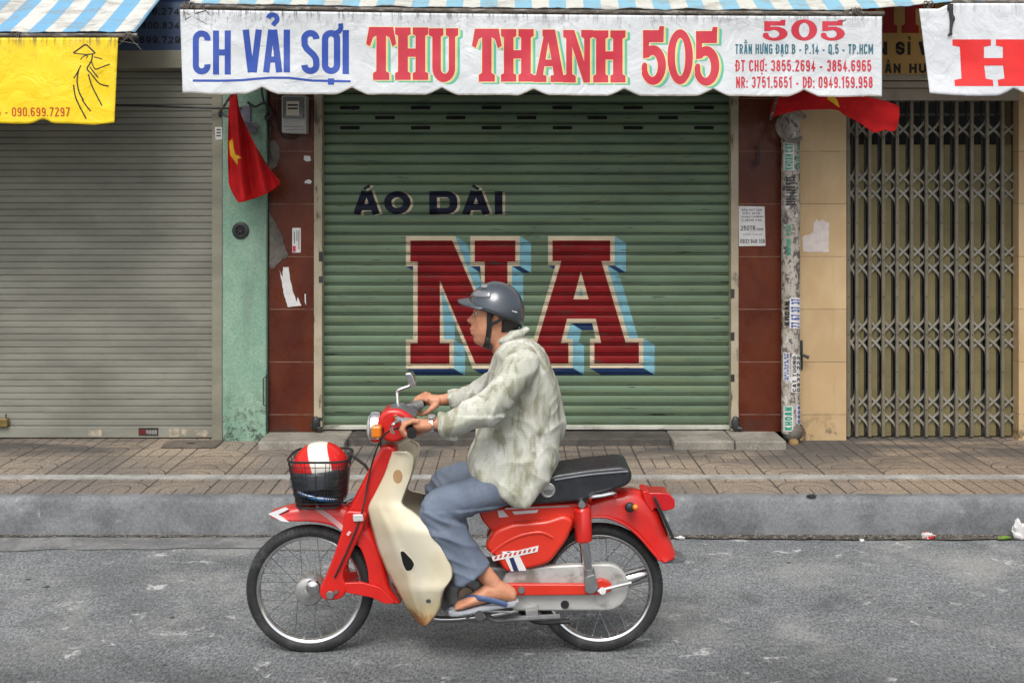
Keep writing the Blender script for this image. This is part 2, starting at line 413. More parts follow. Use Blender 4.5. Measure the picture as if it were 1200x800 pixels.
def tiles():
    N = NT('pavement_tiles'); v = N.coord('World'); x, y, z = N.sep(v)
    u = N.math('DIVIDE', N.math('ADD', x, -0.075), 0.354); w = N.math('DIVIDE', N.math('ADD', y, 1.586), 0.354)
    fu, fw = N.math('FRACT', u), N.math('FRACT', w)
    seam_u = N.ramp(N.math('ABSOLUTE', N.math('ADD', fu, -0.5)), 0.476, 0.492)
    seam_w = N.ramp(N.math('ABSOLUTE', N.math('ADD', fw, -0.5)), 0.482, 0.495)
    cell = N.n('ShaderNodeCombineXYZ'); N.l(N.math('FLOOR', u), cell.inputs[0]); N.l(N.math('FLOOR', N.math('MULTIPLY', w, 2)), cell.inputs[1])
    wn = N.n('ShaderNodeTexWhiteNoise'); wn.noise_dimensions = '2D'; N.l(cell.outputs[0], wn.inputs['Vector']); r = wn.outputs['Value']
    def lines(q): return N.ramp(N.math('ABSOLUTE', N.math('ADD', N.math('FRACT', N.math('MULTIPLY', q, 4)), -0.5)), 0.435, 0.48)
    hw = N.math('FRACT', N.math('MULTIPLY', w, 2)); hh = N.math('MULTIPLY', hw, 0.5)
    cu = N.math('ADD', fu, -0.5)
    rad = N.math('SQRT', N.math('ADD', N.math('MULTIPLY', cu, cu), N.math('MULTIPLY', hh, hh)))
    isarc = N.math('GREATER_THAN', r, 0.62)
    pat = N.n('ShaderNodeMix'); N.l(isarc, pat.inputs[0]); N.l(lines(fu), pat.inputs[2]); N.l(lines(rad), pat.inputs[3])
    part = N.math('MULTIPLY', pat.outputs[0], N.ramp(N.noise(v, 4, 3), 0.36, 0.5, 0.2, 1.0))
    groove = N.math('MAXIMUM', N.math('MAXIMUM', seam_u, seam_w), part)
    sp = N.noise(N.coord('World', (1, 0.5, 1)), 95, 3, 0.85)
    chip = N.vor(v, 130).outputs['Color']
    c = N.mix(N.ramp(N.noise(v, 1.1, 4), 0.35, 0.65), lin((0.185, 0.16, 0.138)), lin((0.28, 0.225, 0.17)))
    c = N.mix(N.ramp(x, 1.2, 3.2, 0.0, 0.45), c, lin((0.30, 0.21, 0.135)))                       # newer, redder tiles at the right-hand shop
    cn = N.n('ShaderNodeCombineXYZ'); N.l(N.math('FLOOR', u), cn.inputs[0]); N.l(N.math('FLOOR', w), cn.inputs[1])
    wt = N.n('ShaderNodeTexWhiteNoise'); wt.noise_dimensions = '2D'; N.l(cn.outputs[0], wt.inputs['Vector'])
    c = N.mul(c, N.ramp(wt.outputs['Value'], 0, 1, 0.86, 1.12, False))
    c = N.mul(c, N.ramp(sp, 0.3, 0.7, 0.62, 1.38))
    bw = N.n('ShaderNodeRGBToBW'); N.l(chip, bw.inputs[0]); c = N.mul(c, N.ramp(bw.outputs[0], 0.1, 0.9, 0.82, 1.2))
    wall_dark = N.math('MULTIPLY', N.ramp(N.noise(N.coord('World', (0.5, 1.2, 1)), 1.5, 6, 0.65, 0.4), 0.44, 0.62), N.ramp(y, -1.15, -0.3, 0.12, 0.92))  # patchy darkening, stronger towards the shop fronts
    c = N.mix(wall_dark, c, lin((0.075, 0.07, 0.066)))
    c = N.mix(N.math('MULTIPLY', groove, 0.82), c, lin((0.035, 0.032, 0.03)))
    N.bump(N.math('ADD', N.math('MULTIPLY', groove, -1.0), N.math('MULTIPLY', sp, 0.25)), 0.5, 0.006)
    return N.fin(c, 0.85, 0.0, 0.3)

M = {}
M['asphalt'] = asphalt(); M['tiles'] = tiles()
M['kerb'] = concrete('kerb_concrete', (0.20, 0.208, 0.214), (0.115, 0.12, 0.125), (0.36, 0.365, 0.36), 1.3)
M['gutter'] = concrete('gutter_concrete', (0.22, 0.222, 0.22), (0.13, 0.132, 0.134), (0.42, 0.42, 0.40), 1.5)
M['band'] = concrete('band_concrete', (0.40, 0.395, 0.37), (0.24, 0.235, 0.22), (0.52, 0.51, 0.48), 1.4)
M['step'] = concrete('doorstep_cement', (0.30, 0.275, 0.235), (0.18, 0.165, 0.14), (0.42, 0.39, 0.34), 1.6)
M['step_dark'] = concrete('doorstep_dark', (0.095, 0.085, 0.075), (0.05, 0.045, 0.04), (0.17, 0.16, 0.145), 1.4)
def dirt_line():
    N = NT('gutter_dirt'); v = N.coord('World')
    return N.fin(N.mix(N.ramp(N.noise(v, 45, 5, 0.7), 0.4, 0.64), lin((0.03, 0.028, 0.026)), lin((0.17, 0.15, 0.12))), 0.95, 0, 0.2)
M['grit'] = dirt_line()

struct(build(MB().add([(-90, -90, 0), (90, -90, 0), (90, 1.0, 0), (-90, 1.0, 0)], [(0, 1, 2, 3)]), 'road', M['asphalt'], smooth=False))
g = MB()
n = 700
top = []; bot = []
for i in range(n + 1):
    x = -14 + 28 * i / n
    e = 0.09 * noise.noise(Vector((x * 0.9, 0, 0))) + 0.03 * noise.noise(Vector((x * 4, 3, 0))) + 0.014 * noise.noise(Vector((x * 17, 3, 0))) + max(0, min(0.34, (x + 0.6) * 0.20))
    top.append((x, -1.60, 0.004)); bot.append((x, -1.90 + e, 0.004))
g.loft([bot, top], caps=False, closed=False)
struct(build(g, 'gutter_strip', M['gutter'], smooth=False))
g = MB(); top = []; bot = []
for i in range(601):
    x = -14 + 28 * i / 600
    e = 0.022 * noise.noise(Vector((x * 4, 1, 0))) + 0.016 * noise.noise(Vector((x * 31, 3, 0))) - max(0, min(0.05, x * 0.03))
    top.append((x, -1.61, 0.008)); bot.append((x, -1.672 + e, 0.008))
g.loft([bot, top], caps=False, closed=False)
struct(build(g, 'gutter_dirt', M['grit'], smooth=False), 'stuff')
# kerb: rough cast concrete face with a worn, rounded upper edge
prof = [(-1.637, -0.05), (-1.637, 0.02), (-1.628, 0.10), (-1.618, 0.175), (-1.606, 0.196), (-1.585, 0.2035), (-1.53, 0.2035)]
rings = []
for i in range(401):
    x = -14 + 28 * i / 400
    rings.append([(x, y + 0.006 * noise.noise(Vector((x * 2.2, z * 9, 1))) + 0.004 * noise.noise(Vector((x * 9, z * 30, 4))), z + (0.003 * noise.noise(Vector((x * 5, 0, 7))) if z > 0.18 else 0)) for y, z in prof])
struct(build(MB().loft(rings, caps=False, closed=False), 'kerb', M['kerb'], ang=60))
struct(build(MB().add([(-14, -1.56, GZ), (14, -1.56, GZ), (14, 1.4, GZ), (-14, 1.4, GZ)], [(0, 1, 2, 3)]), 'pavement', M['tiles'], smooth=False))
struct(build(MB().box(-14, 14, -1.165, -1.07, GZ - 0.02, GZ + 0.005), 'pavement_strip', M['band'], smooth=False))

# ------------------------------------------------------------------ facade materials
def shutter_paint(name, col, rust, amt, glossy=0.5, hi=None):
    N = NT(name); v = N.coord('World'); c = lin(col)
    c = N.mul(c, N.ramp(N.noise(N.coord('World', (0.7, 1, 2.2)), 2.2, 5), 0.3, 0.7, 0.84, 1.16))
    if hi: c = N.mix(N.math('MULTIPLY', N.ramp(N.noise(N.coord('World', (0.6, 1, 9)), 2.4, 4), 0.46, 0.66), 0.55), c, lin(hi))
    sc = N.ramp(N.noise(N.coord('World', (1.4, 1, 22)), 3.2, 7, 0.68), 0.60, 0.68)
    c = N.mix(N.math('MULTIPLY', sc, amt), c, lin(rust))
    gr = N.ramp(N.noise(v, 1.3, 6, 0.7), 0.5, 0.75)
    c = N.mix(N.math('MULTIPLY', gr, 0.25), c, lin((0.05, 0.048, 0.04)))
    N.bump(N.noise(N.coord('World', (3, 1, 14)), 8, 4), 0.12, 0.004)
    return N.fin(c, glossy, 0.0, 0.2)
def tile_wall(name, a, b, grout, z0, pitch, rough, streak=0.5, gd=0.5, rv=0.10):
    N = NT(name); v = N.coord('World'); x, y, z = N.sep(v)
    c = N.mix(N.ramp(N.noise(N.coord('World', (1, 1, 0.6)), 2.6, 5, 0.6, 0.4), 0.36, 0.66), lin(a), lin(b))
    row = N.math('FLOOR', N.math('DIVIDE', N.math('ADD', z, -z0), pitch))
    wn = N.n('ShaderNodeTexWhiteNoise'); wn.noise_dimensions = '1D'; N.l(row, wn.inputs['W'])
    c = N.mul(c, N.ramp(wn.outputs['Value'], 0, 1, 1 - rv, 1 + rv, False))
    fr = N.math('FRACT', N.math('DIVIDE', N.math('ADD', z, -z0), pitch))
    gl = N.ramp(N.math('ABSOLUTE', N.math('ADD', fr, -0.5)), 0.4925, 0.4965)
    c = N.mix(N.math('MULTIPLY', gl, N.ramp(N.noise(v, 7, 3), 0.35, 0.55, 0.25, gd + 0.3)), c, lin(grout))
    st = N.ramp(N.noise(N.coord('World', (9, 9, 0.9)), 2.0, 6, 0.7), 0.55, 0.75)
    c = N.mix(N.math('MULTIPLY', st, streak * 0.5), c, lin((0.05, 0.035, 0.025)))
    low = N.math('MULTIPLY', N.ramp(z, 0.42, 0.2), N.ramp(N.noise(v, 14, 6, 0.75), 0.48, 0.62))
    c = N.mix(N.math('MULTIPLY', low, 0.8), c, lin((0.04, 0.035, 0.03)))
    N.bump(N.math('MULTIPLY', gl, -1), 0.5, 0.004)
    return N.fin(c, N.ramp(N.noise(v, 11, 4), 0.3, 0.7, rough - 0.1, rough + 0.12), 0, 0.28)
def plaster(name, a, b, dark):
    N = NT(name); v = N.coord('World'); z = N.sep(v)[2]
    f = N.noise(v, 3.5, 6, 0.65)
    c = N.mix(N.ramp(f, 0.35, 0.65), lin(a), lin(b))
    fine = N.noise(v, 75, 5, 0.75)
    c = N.mul(c, N.ramp(fine, 0.3, 0.7, 0.8, 1.16))
    pit = N.math('MULTIPLY', N.ramp(N.noise(v, 42, 6, 0.72, 0.3), 0.63, 0.70), 0.75)
    c = N.mix(pit, c, lin(dark))
    low = N.math('MULTIPLY', N.ramp(z, 0.62, 0.24), N.ramp(N.noise(v, 16, 7, 0.8, 0.5), 0.47, 0.58))
    c = N.mix(N.math('MULTIPLY', low, 0.85), c, lin((0.035, 0.04, 0.034)))
    wash = N.ramp(N.noise(N.coord('World', (6, 6, 0.7)), 1.6, 5), 0.52, 0.74)
    c = N.mix(N.math('MULTIPLY', wash, 0.3), c, lin((0.12, 0.14, 0.12)))
    N.bump(fine, 0.55, 0.008)
    return N.fin(c, 0.85, 0, 0.3)
M['green'] = shutter_paint('green_shutter_paint', (0.125, 0.180, 0.118), (0.02, 0.022, 0.016), 0.9, 0.5, (0.155, 0.20, 0.108))
M['grey_shutter'] = shutter_paint('grey_shutter_paint', (0.225, 0.223, 0.188), (0.11, 0.10, 0.08), 0.4, 0.5)
M['grey_frame'] = shutter_paint('grey_frame_paint', (0.235, 0.225, 0.175), (0.11, 0.10, 0.085), 0.4, 0.5)
M['rail'] = mat('rail_paint', (0.36, 0.31, 0.22), 0.65, 0, 0.15, 4, ((0.07, 0.05, 0.035), 0.85), (0.56, 0.66), 6, (3, 3, 1), 0.2, 60, space='World')
M['brown'] = tile_wall('red_brown_tile', (0.070, 0.014, 0.007), (0.115, 0.026, 0.010), (0.30, 0.2, 0.15), 0.373, 0.3556, 0.32)
M['beige'] = tile_wall('beige_tile', (0.47, 0.325, 0.175), (0.54, 0.40, 0.23), (0.16, 0.11, 0.06), 0.373, 0.3556, 0.4, 0.25, 0.6, 0.05)
M['turq'] = plaster('turquoise_plaster', (0.20, 0.335, 0.25), (0.265, 0.395, 0.30), (0.05, 0.075, 0.06))
M['cement'] = concrete('bare_cement', (0.17, 0.155, 0.13), (0.09, 0.08, 0.07), (0.26, 0.24, 0.21), 2.5)
M['wall'] = plaster('upper_wall_paint', (0.42, 0.40, 0.34), (0.50, 0.48, 0.41), (0.12, 0.11, 0.1))
M['lintel'] = mat('lintel_metal', (0.33, 0.29, 0.23), 0.5, 0, 0.12, 3, ((0.08, 0.07, 0.06), 0.6), space='World')
M['dark'] = mat('dark_interior', (0.012, 0.012, 0.012), 0.9, 0, 0.1, 3, space='World')
M['slot'] = mat('slot_black', (0.004, 0.004, 0.004), 0.95, 0, 0.05, 3)

def lettering_mat(name, col, rough=0.5, var=0.1, chip=None, metal=0):
    return mat(name, col, rough + 0.1, metal, var, 5, chip and (chip, 0.85), (0.60, 0.66), 3.2, (1.4, 1, 22), spec=0.15, space='World')

# ------------------------------------------------------------------ buildings
def building(label, x0, x1, wallmat, z_low):
    b = thing('shop_building', label, 'building', ((x0 + x1) / 2, 0.3, GZ), 'row of narrow shop houses')
    build(MB().box(x0, x1, 0.0, 0.35, z_low, 6.2), 'upper_wall', wallmat, b, smooth=False)
    build(MB().box(x0, x1, 2.2, 2.3, GZ, 6.2), 'back_wall', M['dark'], b, smooth=False)
    return b
XL0, XL1 = -7.4, wx(262); XM0, XM1 = XL1, wx(931); XR0, XR1 = XM1, 7.4
bl = building('shop front with grey roller shutter and turquoise plaster pier', XL0, wx(315) - 0.003, M['wall'], wz(58))
bm_ = building('shop front with green roller shutter between red brown tiled piers', wx(315), XM1 - 0.003, M['wall'], wz(96))
br = building('shop front with folding lattice gate and beige tiled pier', XM1, XR1, M['wall'], wz(84))
# left shop
build(MB().box(wx(262) + 0.002, wx(315) - 0.004, -0.05, 0.3, GZ - 0.02, wz(58) - 0.002), 'pier', M['turq'], bl, bevel=0.012, seg=2)
build(MB().box(XL0, wx(-330), -0.01, 0.3, GZ - 0.02, wz(58) - 0.002), 'pier', M['beige'], bl, smooth=False)
hb = build(MB().box(wx(-330) + 0.002, wx(262), -0.045, 0.25, wz(81), wz(60)), 'shutter_box', M['grey_frame'], bl, bevel=0.006)
vent = MB().lathe((wx(284), -0.052, wz(270)), (0, -1, 0), [(0.0, 0.012), (0.012, 0.014), (0.02, 0.004), (0.026, 0.004), (0.034, 0.013), (0.046, 0.014), (0.056, 0.008), (0.058, 0.0)], 36)
for k in range(6):
    a = k * math.pi / 3; c = Vector((wx(284), -0.063, wz(270)))
    d = Vector((math.cos(a), 0, math.sin(a))); vent.tube([c + d * 0.012, c + d * 0.046], 0.004, 6)
M['dark_metal'] = mat('dark_weathered_metal', (0.045, 0.047, 0.048), 0.5, 0.5, 0.25, 12, ((0.09, 0.06, 0.04), 0.5))
build(vent, 'round_vent_cover', M['dark_metal'], bl)
# middle shop
build(MB().box(wx(315) + 0.002, wx(368), -0.012, 0.3, GZ + 0.055, wz(96) - 0.002), 'pier', M['brown'], bm_, bevel=0.004)
build(MB().box(wx(865), wx(931) - 0.004, -0.012, 0.3, GZ + 0.055, wz(96) - 0.002), 'pier', M['brown'], bm_, bevel=0.004)
def slab_rough(x0, x1, y0, z1, m, nm):
    mb = MB().box(x0, x1, y0, 0.3, GZ - 0.02, z1)
    return build(mb, nm, m, bm_, bevel=0.012, seg=2)
slab_rough(wx(302, -.34) , wx(404, -.34), -0.34, GZ + 0.053, M['step'], 'doorstep')
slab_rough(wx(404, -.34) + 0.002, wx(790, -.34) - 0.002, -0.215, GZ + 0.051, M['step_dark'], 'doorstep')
slab_rough(wx(790, -.34), wx(862, -.34) - 0.003, -0.33, GZ + 0.055, M['step'], 'doorstep')
slab_rough(wx(862, -.34), wx(922, -.34), -0.34, GZ + 0.058, M['step'], 'doorstep')
# broken out patch of cement at the corner of the tiled pier
pp = [(316, 250), (321, 256), (327, 268), (333, 284), (338, 300), (331, 304), (326, 309), (317, 311)]
pp = [(x + random.uniform(-.8, .8), y + random.uniform(-1, 1)) for x, y in [tuple(q) for q in spline(pp + pp[:1], 4)][:-1]]
build(MB().prism([(wx(x), wz(y)) for x, y in pp], -0.017, -0.005), 'cement_patch', M['cement'], bm_, smooth=False)
pp = [(315, 166), (322, 164), (327, 172), (328, 184), (324, 195), (318, 199), (315, 198)]
build(MB().prism([(wx(x) + 0.003, wz(y)) for x, y in pp], -0.017, -0.005), 'cement_patch', M['cement'], bm_, smooth=False)
# right shop
build(MB().box(XM1 + 0.002, wx(991), -0.022, 0.3, GZ - 0.02, wz(84) - 0.002), 'pier', M['beige'], br, bevel=0.004)
build(MB().box(wx(1193), XR1, -0.012, 0.3, GZ - 0.02, wz(84) - 0.002), 'pier', M['beige'], br, bevel=0.004)

# ------------------------------------------------------------------ roller shutters
def slat_curtain(x0, x1, z0, z1, pitch, prof, parent, m, y=0.06):
    zs = []; ys = []
    k = 0
    while z0 + k * pitch < z1:
        for t, d in prof:
            zs.append(z0 + (k + t) * pitch); ys.append(y + d)
        k += 1
    vs = [(x, ys[i], zs[i]) for x in (x0, x1) for i in range(len(zs))]
    n = len(zs)
    mb = MB().add(vs, [(i, i + 1, n + i + 1, n + i) for i in range(n - 1)])
    o = build(mb, 'slat_curtain', m, parent, ang=30)
    def height(z):
        t = (z - z0) / pitch; k = math.floor(t); t -= k
        pr = prof + [(1.0 + prof[0][0], prof[0][1])]
        if t < pr[0][0]: t += 1
        for (a, da), (b, db) in zip(pr, pr[1:]):
            if a <= t <= b: return y + da + (db - da) * (t - a) / max(b - a, 1e-9)
        return y
    return o, zs, height
# grey one
gs = thing('roller_shutter', 'closed grey roller shutter of flat narrow slats beside the turquoise pier', 'shutter', ((wx(-330) + wx(249)) / 2, 0.06, GZ), 'roller shutters of the shops')
slat_curtain(wx(-316), wx(249) + 0.01, GZ + 0.085, wz(78), 7.72 / 172.95, [(0.0, 0.008), (0.05, 0.008), (0.09, 0.0), (0.5, -0.0015), (0.93, 0.0), (0.97, 0.006)], gs, M['grey_shutter'], 0.05)
for a in (-330, 249): build(MB().box(wx(a) + 0.002, wx(a + 13) - 0.002, -0.03, 0.12, GZ + 0.002, wz(81) - 0.002), 'guide_rail', M['grey_frame'], gs, bevel=0.004)
bb = build(MB().box(wx(-316), wx(249), 0.03, 0.09, GZ + 0.006, GZ + 0.083), 'bottom_bar', M['grey_shutter'], gs, bevel=0.006)
M['rubbed'] = mat('bare_rubbed_metal', (0.36, 0.31, 0.24), 0.6, 0.1, 0.3, 22, ((0.2, 0.2, 0.16), 0.8), (0.45, 0.6), 12)
for x0, x1, y0, y1 in ((104, 120, 503, 511), (198, 211, 502, 512), (213, 224, 502, 510), (227, 243, 503, 511)):
    q = [(x + random.uniform(-1.2, 1.2), y + random.uniform(-.7, .7)) for x, y in fillet([(x0, y0), (x1, y0), (x1, y1), (x0, y1)], 2.5)]
    build(MB().prism([(wx(x, .03), wz(y, .03)) for x, y in q], 0.0285, 0.032), 'rubbed_patch', M['rubbed'], bb, smooth=False)
M['badge'] = mat('badge_black', (0.02, 0.016, 0.015), 0.5)
bd = build(MB().box(wx(161), wx(184), 0.026, 0.032, wz(511), wz(502)), 'name_badge', M['badge'], bb, bevel=0.001)
M['badge_red'] = lettering_mat('badge_red', (0.25, 0.015, 0.015)); M['badge_grey'] = lettering_mat('badge_grey', (0.3, 0.29, 0.27))
fl = Flat(); text(fl, 'EU', wx(162.5), wz(509.5), 0.032, 0.038, 0.55, 0.2)
build(cut_map(fl, lambda u, v, l: (u, 0.0252 - l, v)), 'badge_lettering', M['badge_red'], bb, smooth=False, open_=True)
fl = Flat(); text(fl, 'DOOR', wx(170), wz(509.5), 0.030, 0.074, 0.55, 0.2)
build(cut_map(fl, lambda u, v, l: (u, 0.0252 - l, v)), 'badge_lettering', M['badge_grey'], bb, smooth=False, open_=True)
# green one
gr = thing('roller_shutter', 'closed green roller shutter with painted red and blue lettering behind the rider', 'shutter', ((wx(376) + wx(858)) / 2, 0.06, GZ + 0.05), 'roller shutters of the shops')
PIT = 11.86 / 172.95
SP = [(0.0, 0.034), (0.06, 0.034), (0.07, 0.002), (0.10, 0.0), (0.15, 0.001), (0.165, 0.030), (0.215, 0.030), (0.225, -0.001), (0.32, -0.005), (0.45, -0.0075), (0.62, -0.0085), (0.80, -0.0078), (0.92, -0.005), (0.985, 0.001)]
SZ0 = GZ + 0.083
_, szs, shut_y = slat_curtain(wx(376), wx(858), SZ0, wz(92), PIT, SP, gr, M['green'], 0.06)
for a, b in ((368.3, 378), (856, 865)):
    rl = build(MB().box(wx(a), wx(b), -0.022, 0.11, GZ + 0.062, wz(96) - 0.004), 'guide_rail', M['rail'], gr, bevel=0.004)
    for py in ((328, 490, 300) if a < 500 else (345, 395, 441)):
        c = wx(a + 1.5 if a > 500 else a + 8)
        build(MB().box(c - 0.012, c + 0.014, -0.028, -0.02, wz(py) - 0.035 * random.uniform(.2, 1), wz(py) + 0.04 * random.uniform(.3, 1)), 'rail_latch' , M['dark_metal'], rl, bevel=0.004)
M['whitish'] = mat('worn_white_paint', (0.42, 0.42, 0.36), 0.6, 0, 0.2, 5, ((0.06, 0.055, 0.04), 0.8), (0.5, 0.62), 5, (1, 1, 3), space='World')
bb = build(MB().box(wx(378), wx(856), 0.03, 0.09, GZ + 0.062, GZ + 0.090), 'bottom_bar', M['whitish'], gr, bevel=0.004)
for x in (371, 861):
    lk = MB().ball((wx(x), -0.03, GZ + 0.115), (0.03, 0.02, 0.05), 14, 8); lk.tube([(wx(x) - 0.03, -0.02, GZ + 0.1), (wx(x) + 0.04, -0.04, GZ + 0.08)], 0.014, 8)
    build(lk, 'rusty_bolt', M['dark_metal'], gr)
# ventilation slots, each a dark opening
slots = [(x, y) for y, o in ((132, 0), (144, 41), (155.5, 0)) for x in range(410 + o - 83, 860, 83)]
for x, y in slots:
    if not 388 < x < 848: continue
    z = wz(y, .05); k = round((z - SZ0) / PIT - 0.62); z = SZ0 + (k + 0.62) * PIT
    q = fillet([(wx(x - 11.5, .05), z - .011), (wx(x + 11.5, .05), z - .011), (wx(x + 11.5, .05), z + .011), (wx(x - 11.5, .05), z + .011)], 0.01)
    build(MB().prism(q, 0.0465, 0.052), 'ventilation_slot', M['slot'], gr, smooth=False)
YS = 0.05
def su(px): return wx(px, YS)
def sv(py): return wz(py, YS)
def on_shutter(fl, name, m, lift=0.0009):
    zs = [z for z in szs]
    mb = cut_map(fl, lambda u, v, l: (u, shut_y(v) - lift - l, v), (), zs)
    return build(mb, name, m, gr, smooth=False, open_=True)
PAINT_CHIP = (0.05, 0.06, 0.045)
M['na_red'] = lettering_mat('painted_dark_red', (0.18, 0.008, 0.010), 0.45, 0.15, PAINT_CHIP)
M['na_cream'] = lettering_mat('painted_cream', (0.52, 0.44, 0.31), 0.5, 0.12, PAINT_CHIP)
M['na_blue'] = lettering_mat('painted_light_blue', (0.17, 0.36, 0.43), 0.5, 0.12, PAINT_CHIP)
M['na_navy'] = lettering_mat('painted_navy', (0.012, 0.03, 0.085), 0.5, 0.15, PAINT_CHIP)
M['ao_navy'] = lettering_mat('painted_blue_black', (0.012, 0.014, 0.03), 0.5, 0.15, PAINT_CHIP)
zN = lambda l: [(460 + x / 3.75, 260 + y / 3.75) for x, y in l]
Npoly = zN([(78, 82), (262, 82), (405, 412), (405, 175), (361, 175), (361, 82), (540, 82), (540, 175), (505, 175), (505, 625), (365, 625), (208, 258), (208, 535), (250, 535), (250, 625), (78, 625), (78, 535), (110, 535), (110, 175), (78, 175)])
Apoly = zN([(703, 82), (957, 82), (957, 172), (918, 172), (1025, 530), (1083, 530), (1083, 622), (887, 622), (887, 532), (917, 532), (893, 425), (767, 425), (740, 532), (773, 532), (773, 622), (577, 622), (577, 530), (635, 530), (742, 172), (703, 172)])
Ahole = zN([(828, 218), (795, 340), (862, 340)])
Ahole2 = zN([(828, 288), (818, 325), (838, 325)])
def block_letter(poly, hole):
    W_ = lambda l: [(su(x), sv(y)) for x, y in l]
    out = offset(poly, 5.2)
    blue, navy, red, cream = Flat(), Flat(), Flat(), Flat()
    n = len(out); area = sum(out[i][0] * out[(i + 1) % n][1] - out[(i + 1) % n][0] * out[i][1] for i in range(n)); sg = 1 if area > 0 else -1
    D = Vector((13.2, 8.2))
    for i in range(n):
        a, b = Vector(out[i]), Vector(out[(i + 1) % n]); e = (b - a).normalized(); nrm = Vector((e.y, -e.x)) * sg
        if nrm.dot(D) <= 0.01: continue
        (navy if abs(nrm.y) > 0.8 else blue).poly(W_([a, b, b + D, a + D]))
    cream.poly(W_(out))
    red.poly(W_(poly), [W_(hole)] if hole else [])
    if hole: blue.poly(W_(Ahole2), lift=0.0011)
    on_shutter(blue, 'lettering_side', M['na_blue'], 0.0006)
    on_shutter(navy, 'lettering_underside', M['na_navy'], 0.0010)
    on_shutter(cream, 'lettering_outline', M['na_cream'], 0.0014)
    on_shutter(red, 'lettering', M['na_red'], 0.0019)
block_letter(Npoly, None); block_letter(Apoly, Ahole)
for s_, x0, x1 in (('ÁO', 414, 481), ('DÀI', 503, 589)):
    for dx, dy, nm, m_, lf in ((3.2, 0.8, 'lettering_outline', 'na_cream', 0.0007), (0, 0, 'lettering', 'ao_navy', 0.0014)):
        f = Flat(); text(f, s_, su(x0 + dx), sv(251 + dy), (sv(224) - sv(251)), su(x1) - su(x0), 0.98, 0.27, 0.16)
        on_shutter(f, nm, M[m_], lf)

# ------------------------------------------------------------------ folding lattice gate
M['gate_bar'] = mat('gate_bar_paint', (0.17, 0.148, 0.105), 0.5, 0.1, 0.15, 8, ((0.05, 0.045, 0.04), 0.6), space='World')
M['gate_arm'] = mat('gate_arm_paint', (0.27, 0.255, 0.21), 0.5, 0.1, 0.15, 8, ((0.15, 0.15, 0.13), 0.4), space='World')
M['gate_panel'] = shutter_paint('gate_sheet_olive', (0.185, 0.155, 0.072), (0.07, 0.06, 0.035), 0.4, 0.55)
gt = thing('folding_gate', 'closed grey folding lattice gate backed with olive sheets', 'gate', (wx(1092), 0.05, GZ))
build(MB().box(wx(991) + 0.003, wx(1420), 0.02, 0.2, wz(117), wz(103)), 'header_rail', M['lintel'], gt, bevel=0.004)
bars = [996.5]; st = [14.0, 15.2, 16.2, 16.6, 17.0, 17.4, 17.6, 17.8, 18.0, 18.2, 18.0, 17.8, 17.8]
bars = [993.5, 1003.7, 1018.9, 1034.8, 1051.0, 1068.0, 1085.3, 1102.9, 1120.5, 1138.5, 1156.6, 1174.5, 1192.5]
XB = [wx(b, 0.05) for b in bars]
for i, x in enumerate(XB):
    w = 0.011
    bar = build(MB().box(x - w, x + w, 0.035, 0.06, GZ + 0.012, wz(117) - 0.003), 'upright', M['gate_bar'], gt, bevel=0.003)
    for py in (161, 217.5, 261, 304.5, 348, 392, 436, 480): 
        build(MB().ball((x, 0.034, wz(py, .035)), (0.004, 0.003, 0.004), 8, 6), 'rivet', M['slot'], bar)
    x2 = x - 0.019
    if i: build(MB().box(x2 - 0.006, x2 + 0.006, 0.085, 0.10, GZ + 0.012, wz(117) - 0.003), 'shadow_bar', M['dark_metal'], gt, bevel=0.002)  # dark bar put in for the shadow gap left of each upright
def arm(xa, xb, za, zb, y, bow):
    pts = []
    for k in range(11):
        t = k / 10; pts.append((xa + (xb - xa) * math.sin(t * math.pi / 2) ** 1.25, y, za + (zb - za) * (t ** 0.95)))
    return pts
for cy in (161.5, 217.5, 304.5, 392, 480):
    z = wz(cy, 0.07)
    mb = MB()
    for a, b in zip(XB, XB[1:]):
        for sg in (1, -1):
            if cy == 161.5 and sg == -1: continue
            hgt = 0.133; o = 0.0
            for (xa, xb, yy) in ((a, b, 0.066), (b, a, 0.074)):
                pts = arm(xa, xb, z + sg * (0.003 + o), z + sg * (hgt + o), yy, 0)
                # flat bowed strap
                v = []
                for k, p in enumerate(pts):
                    q = Vector(pts[min(k + 1, 10)]) - Vector(pts[max(k - 1, 0)]); q.normalize(); nn = Vector((-q.z, 0, q.x)) * 0.0078
                    p = Vector(p); v.append([p + nn, p + nn + Vector((0, 0.003, 0)), p - nn + Vector((0, 0.003, 0)), p - nn])
                mb.loft(v)
    build(mb, 'lattice', M['gate_arm'], gt)
for i in range(len(XB) - 1):
    a, b = XB[i], XB[i + 1]
    build(MB().box(a + 0.008, b - 0.027, 0.088, 0.093, GZ + 0.01, wz(170, .12)), 'backing_sheet', M['gate_panel'], gt, smooth=False)
build(MB().box(XB[0], XB[-1], 0.20, 0.21, wz(136, .2), wz(133, .2)), 'inner_rail', M['gate_bar'], gt, smooth=False)
lint = MB()
for a, b, y in ((104, 118, -0.01), (96, 103.4, -0.03), (86, 95, -0.045)): lint.box(wx(991) + 0.003, XR1, y, 0.0195 if a == 104 else 0.2, wz(b), wz(a))
build(lint, 'lintel', M['lintel'], br, bevel=0.003)

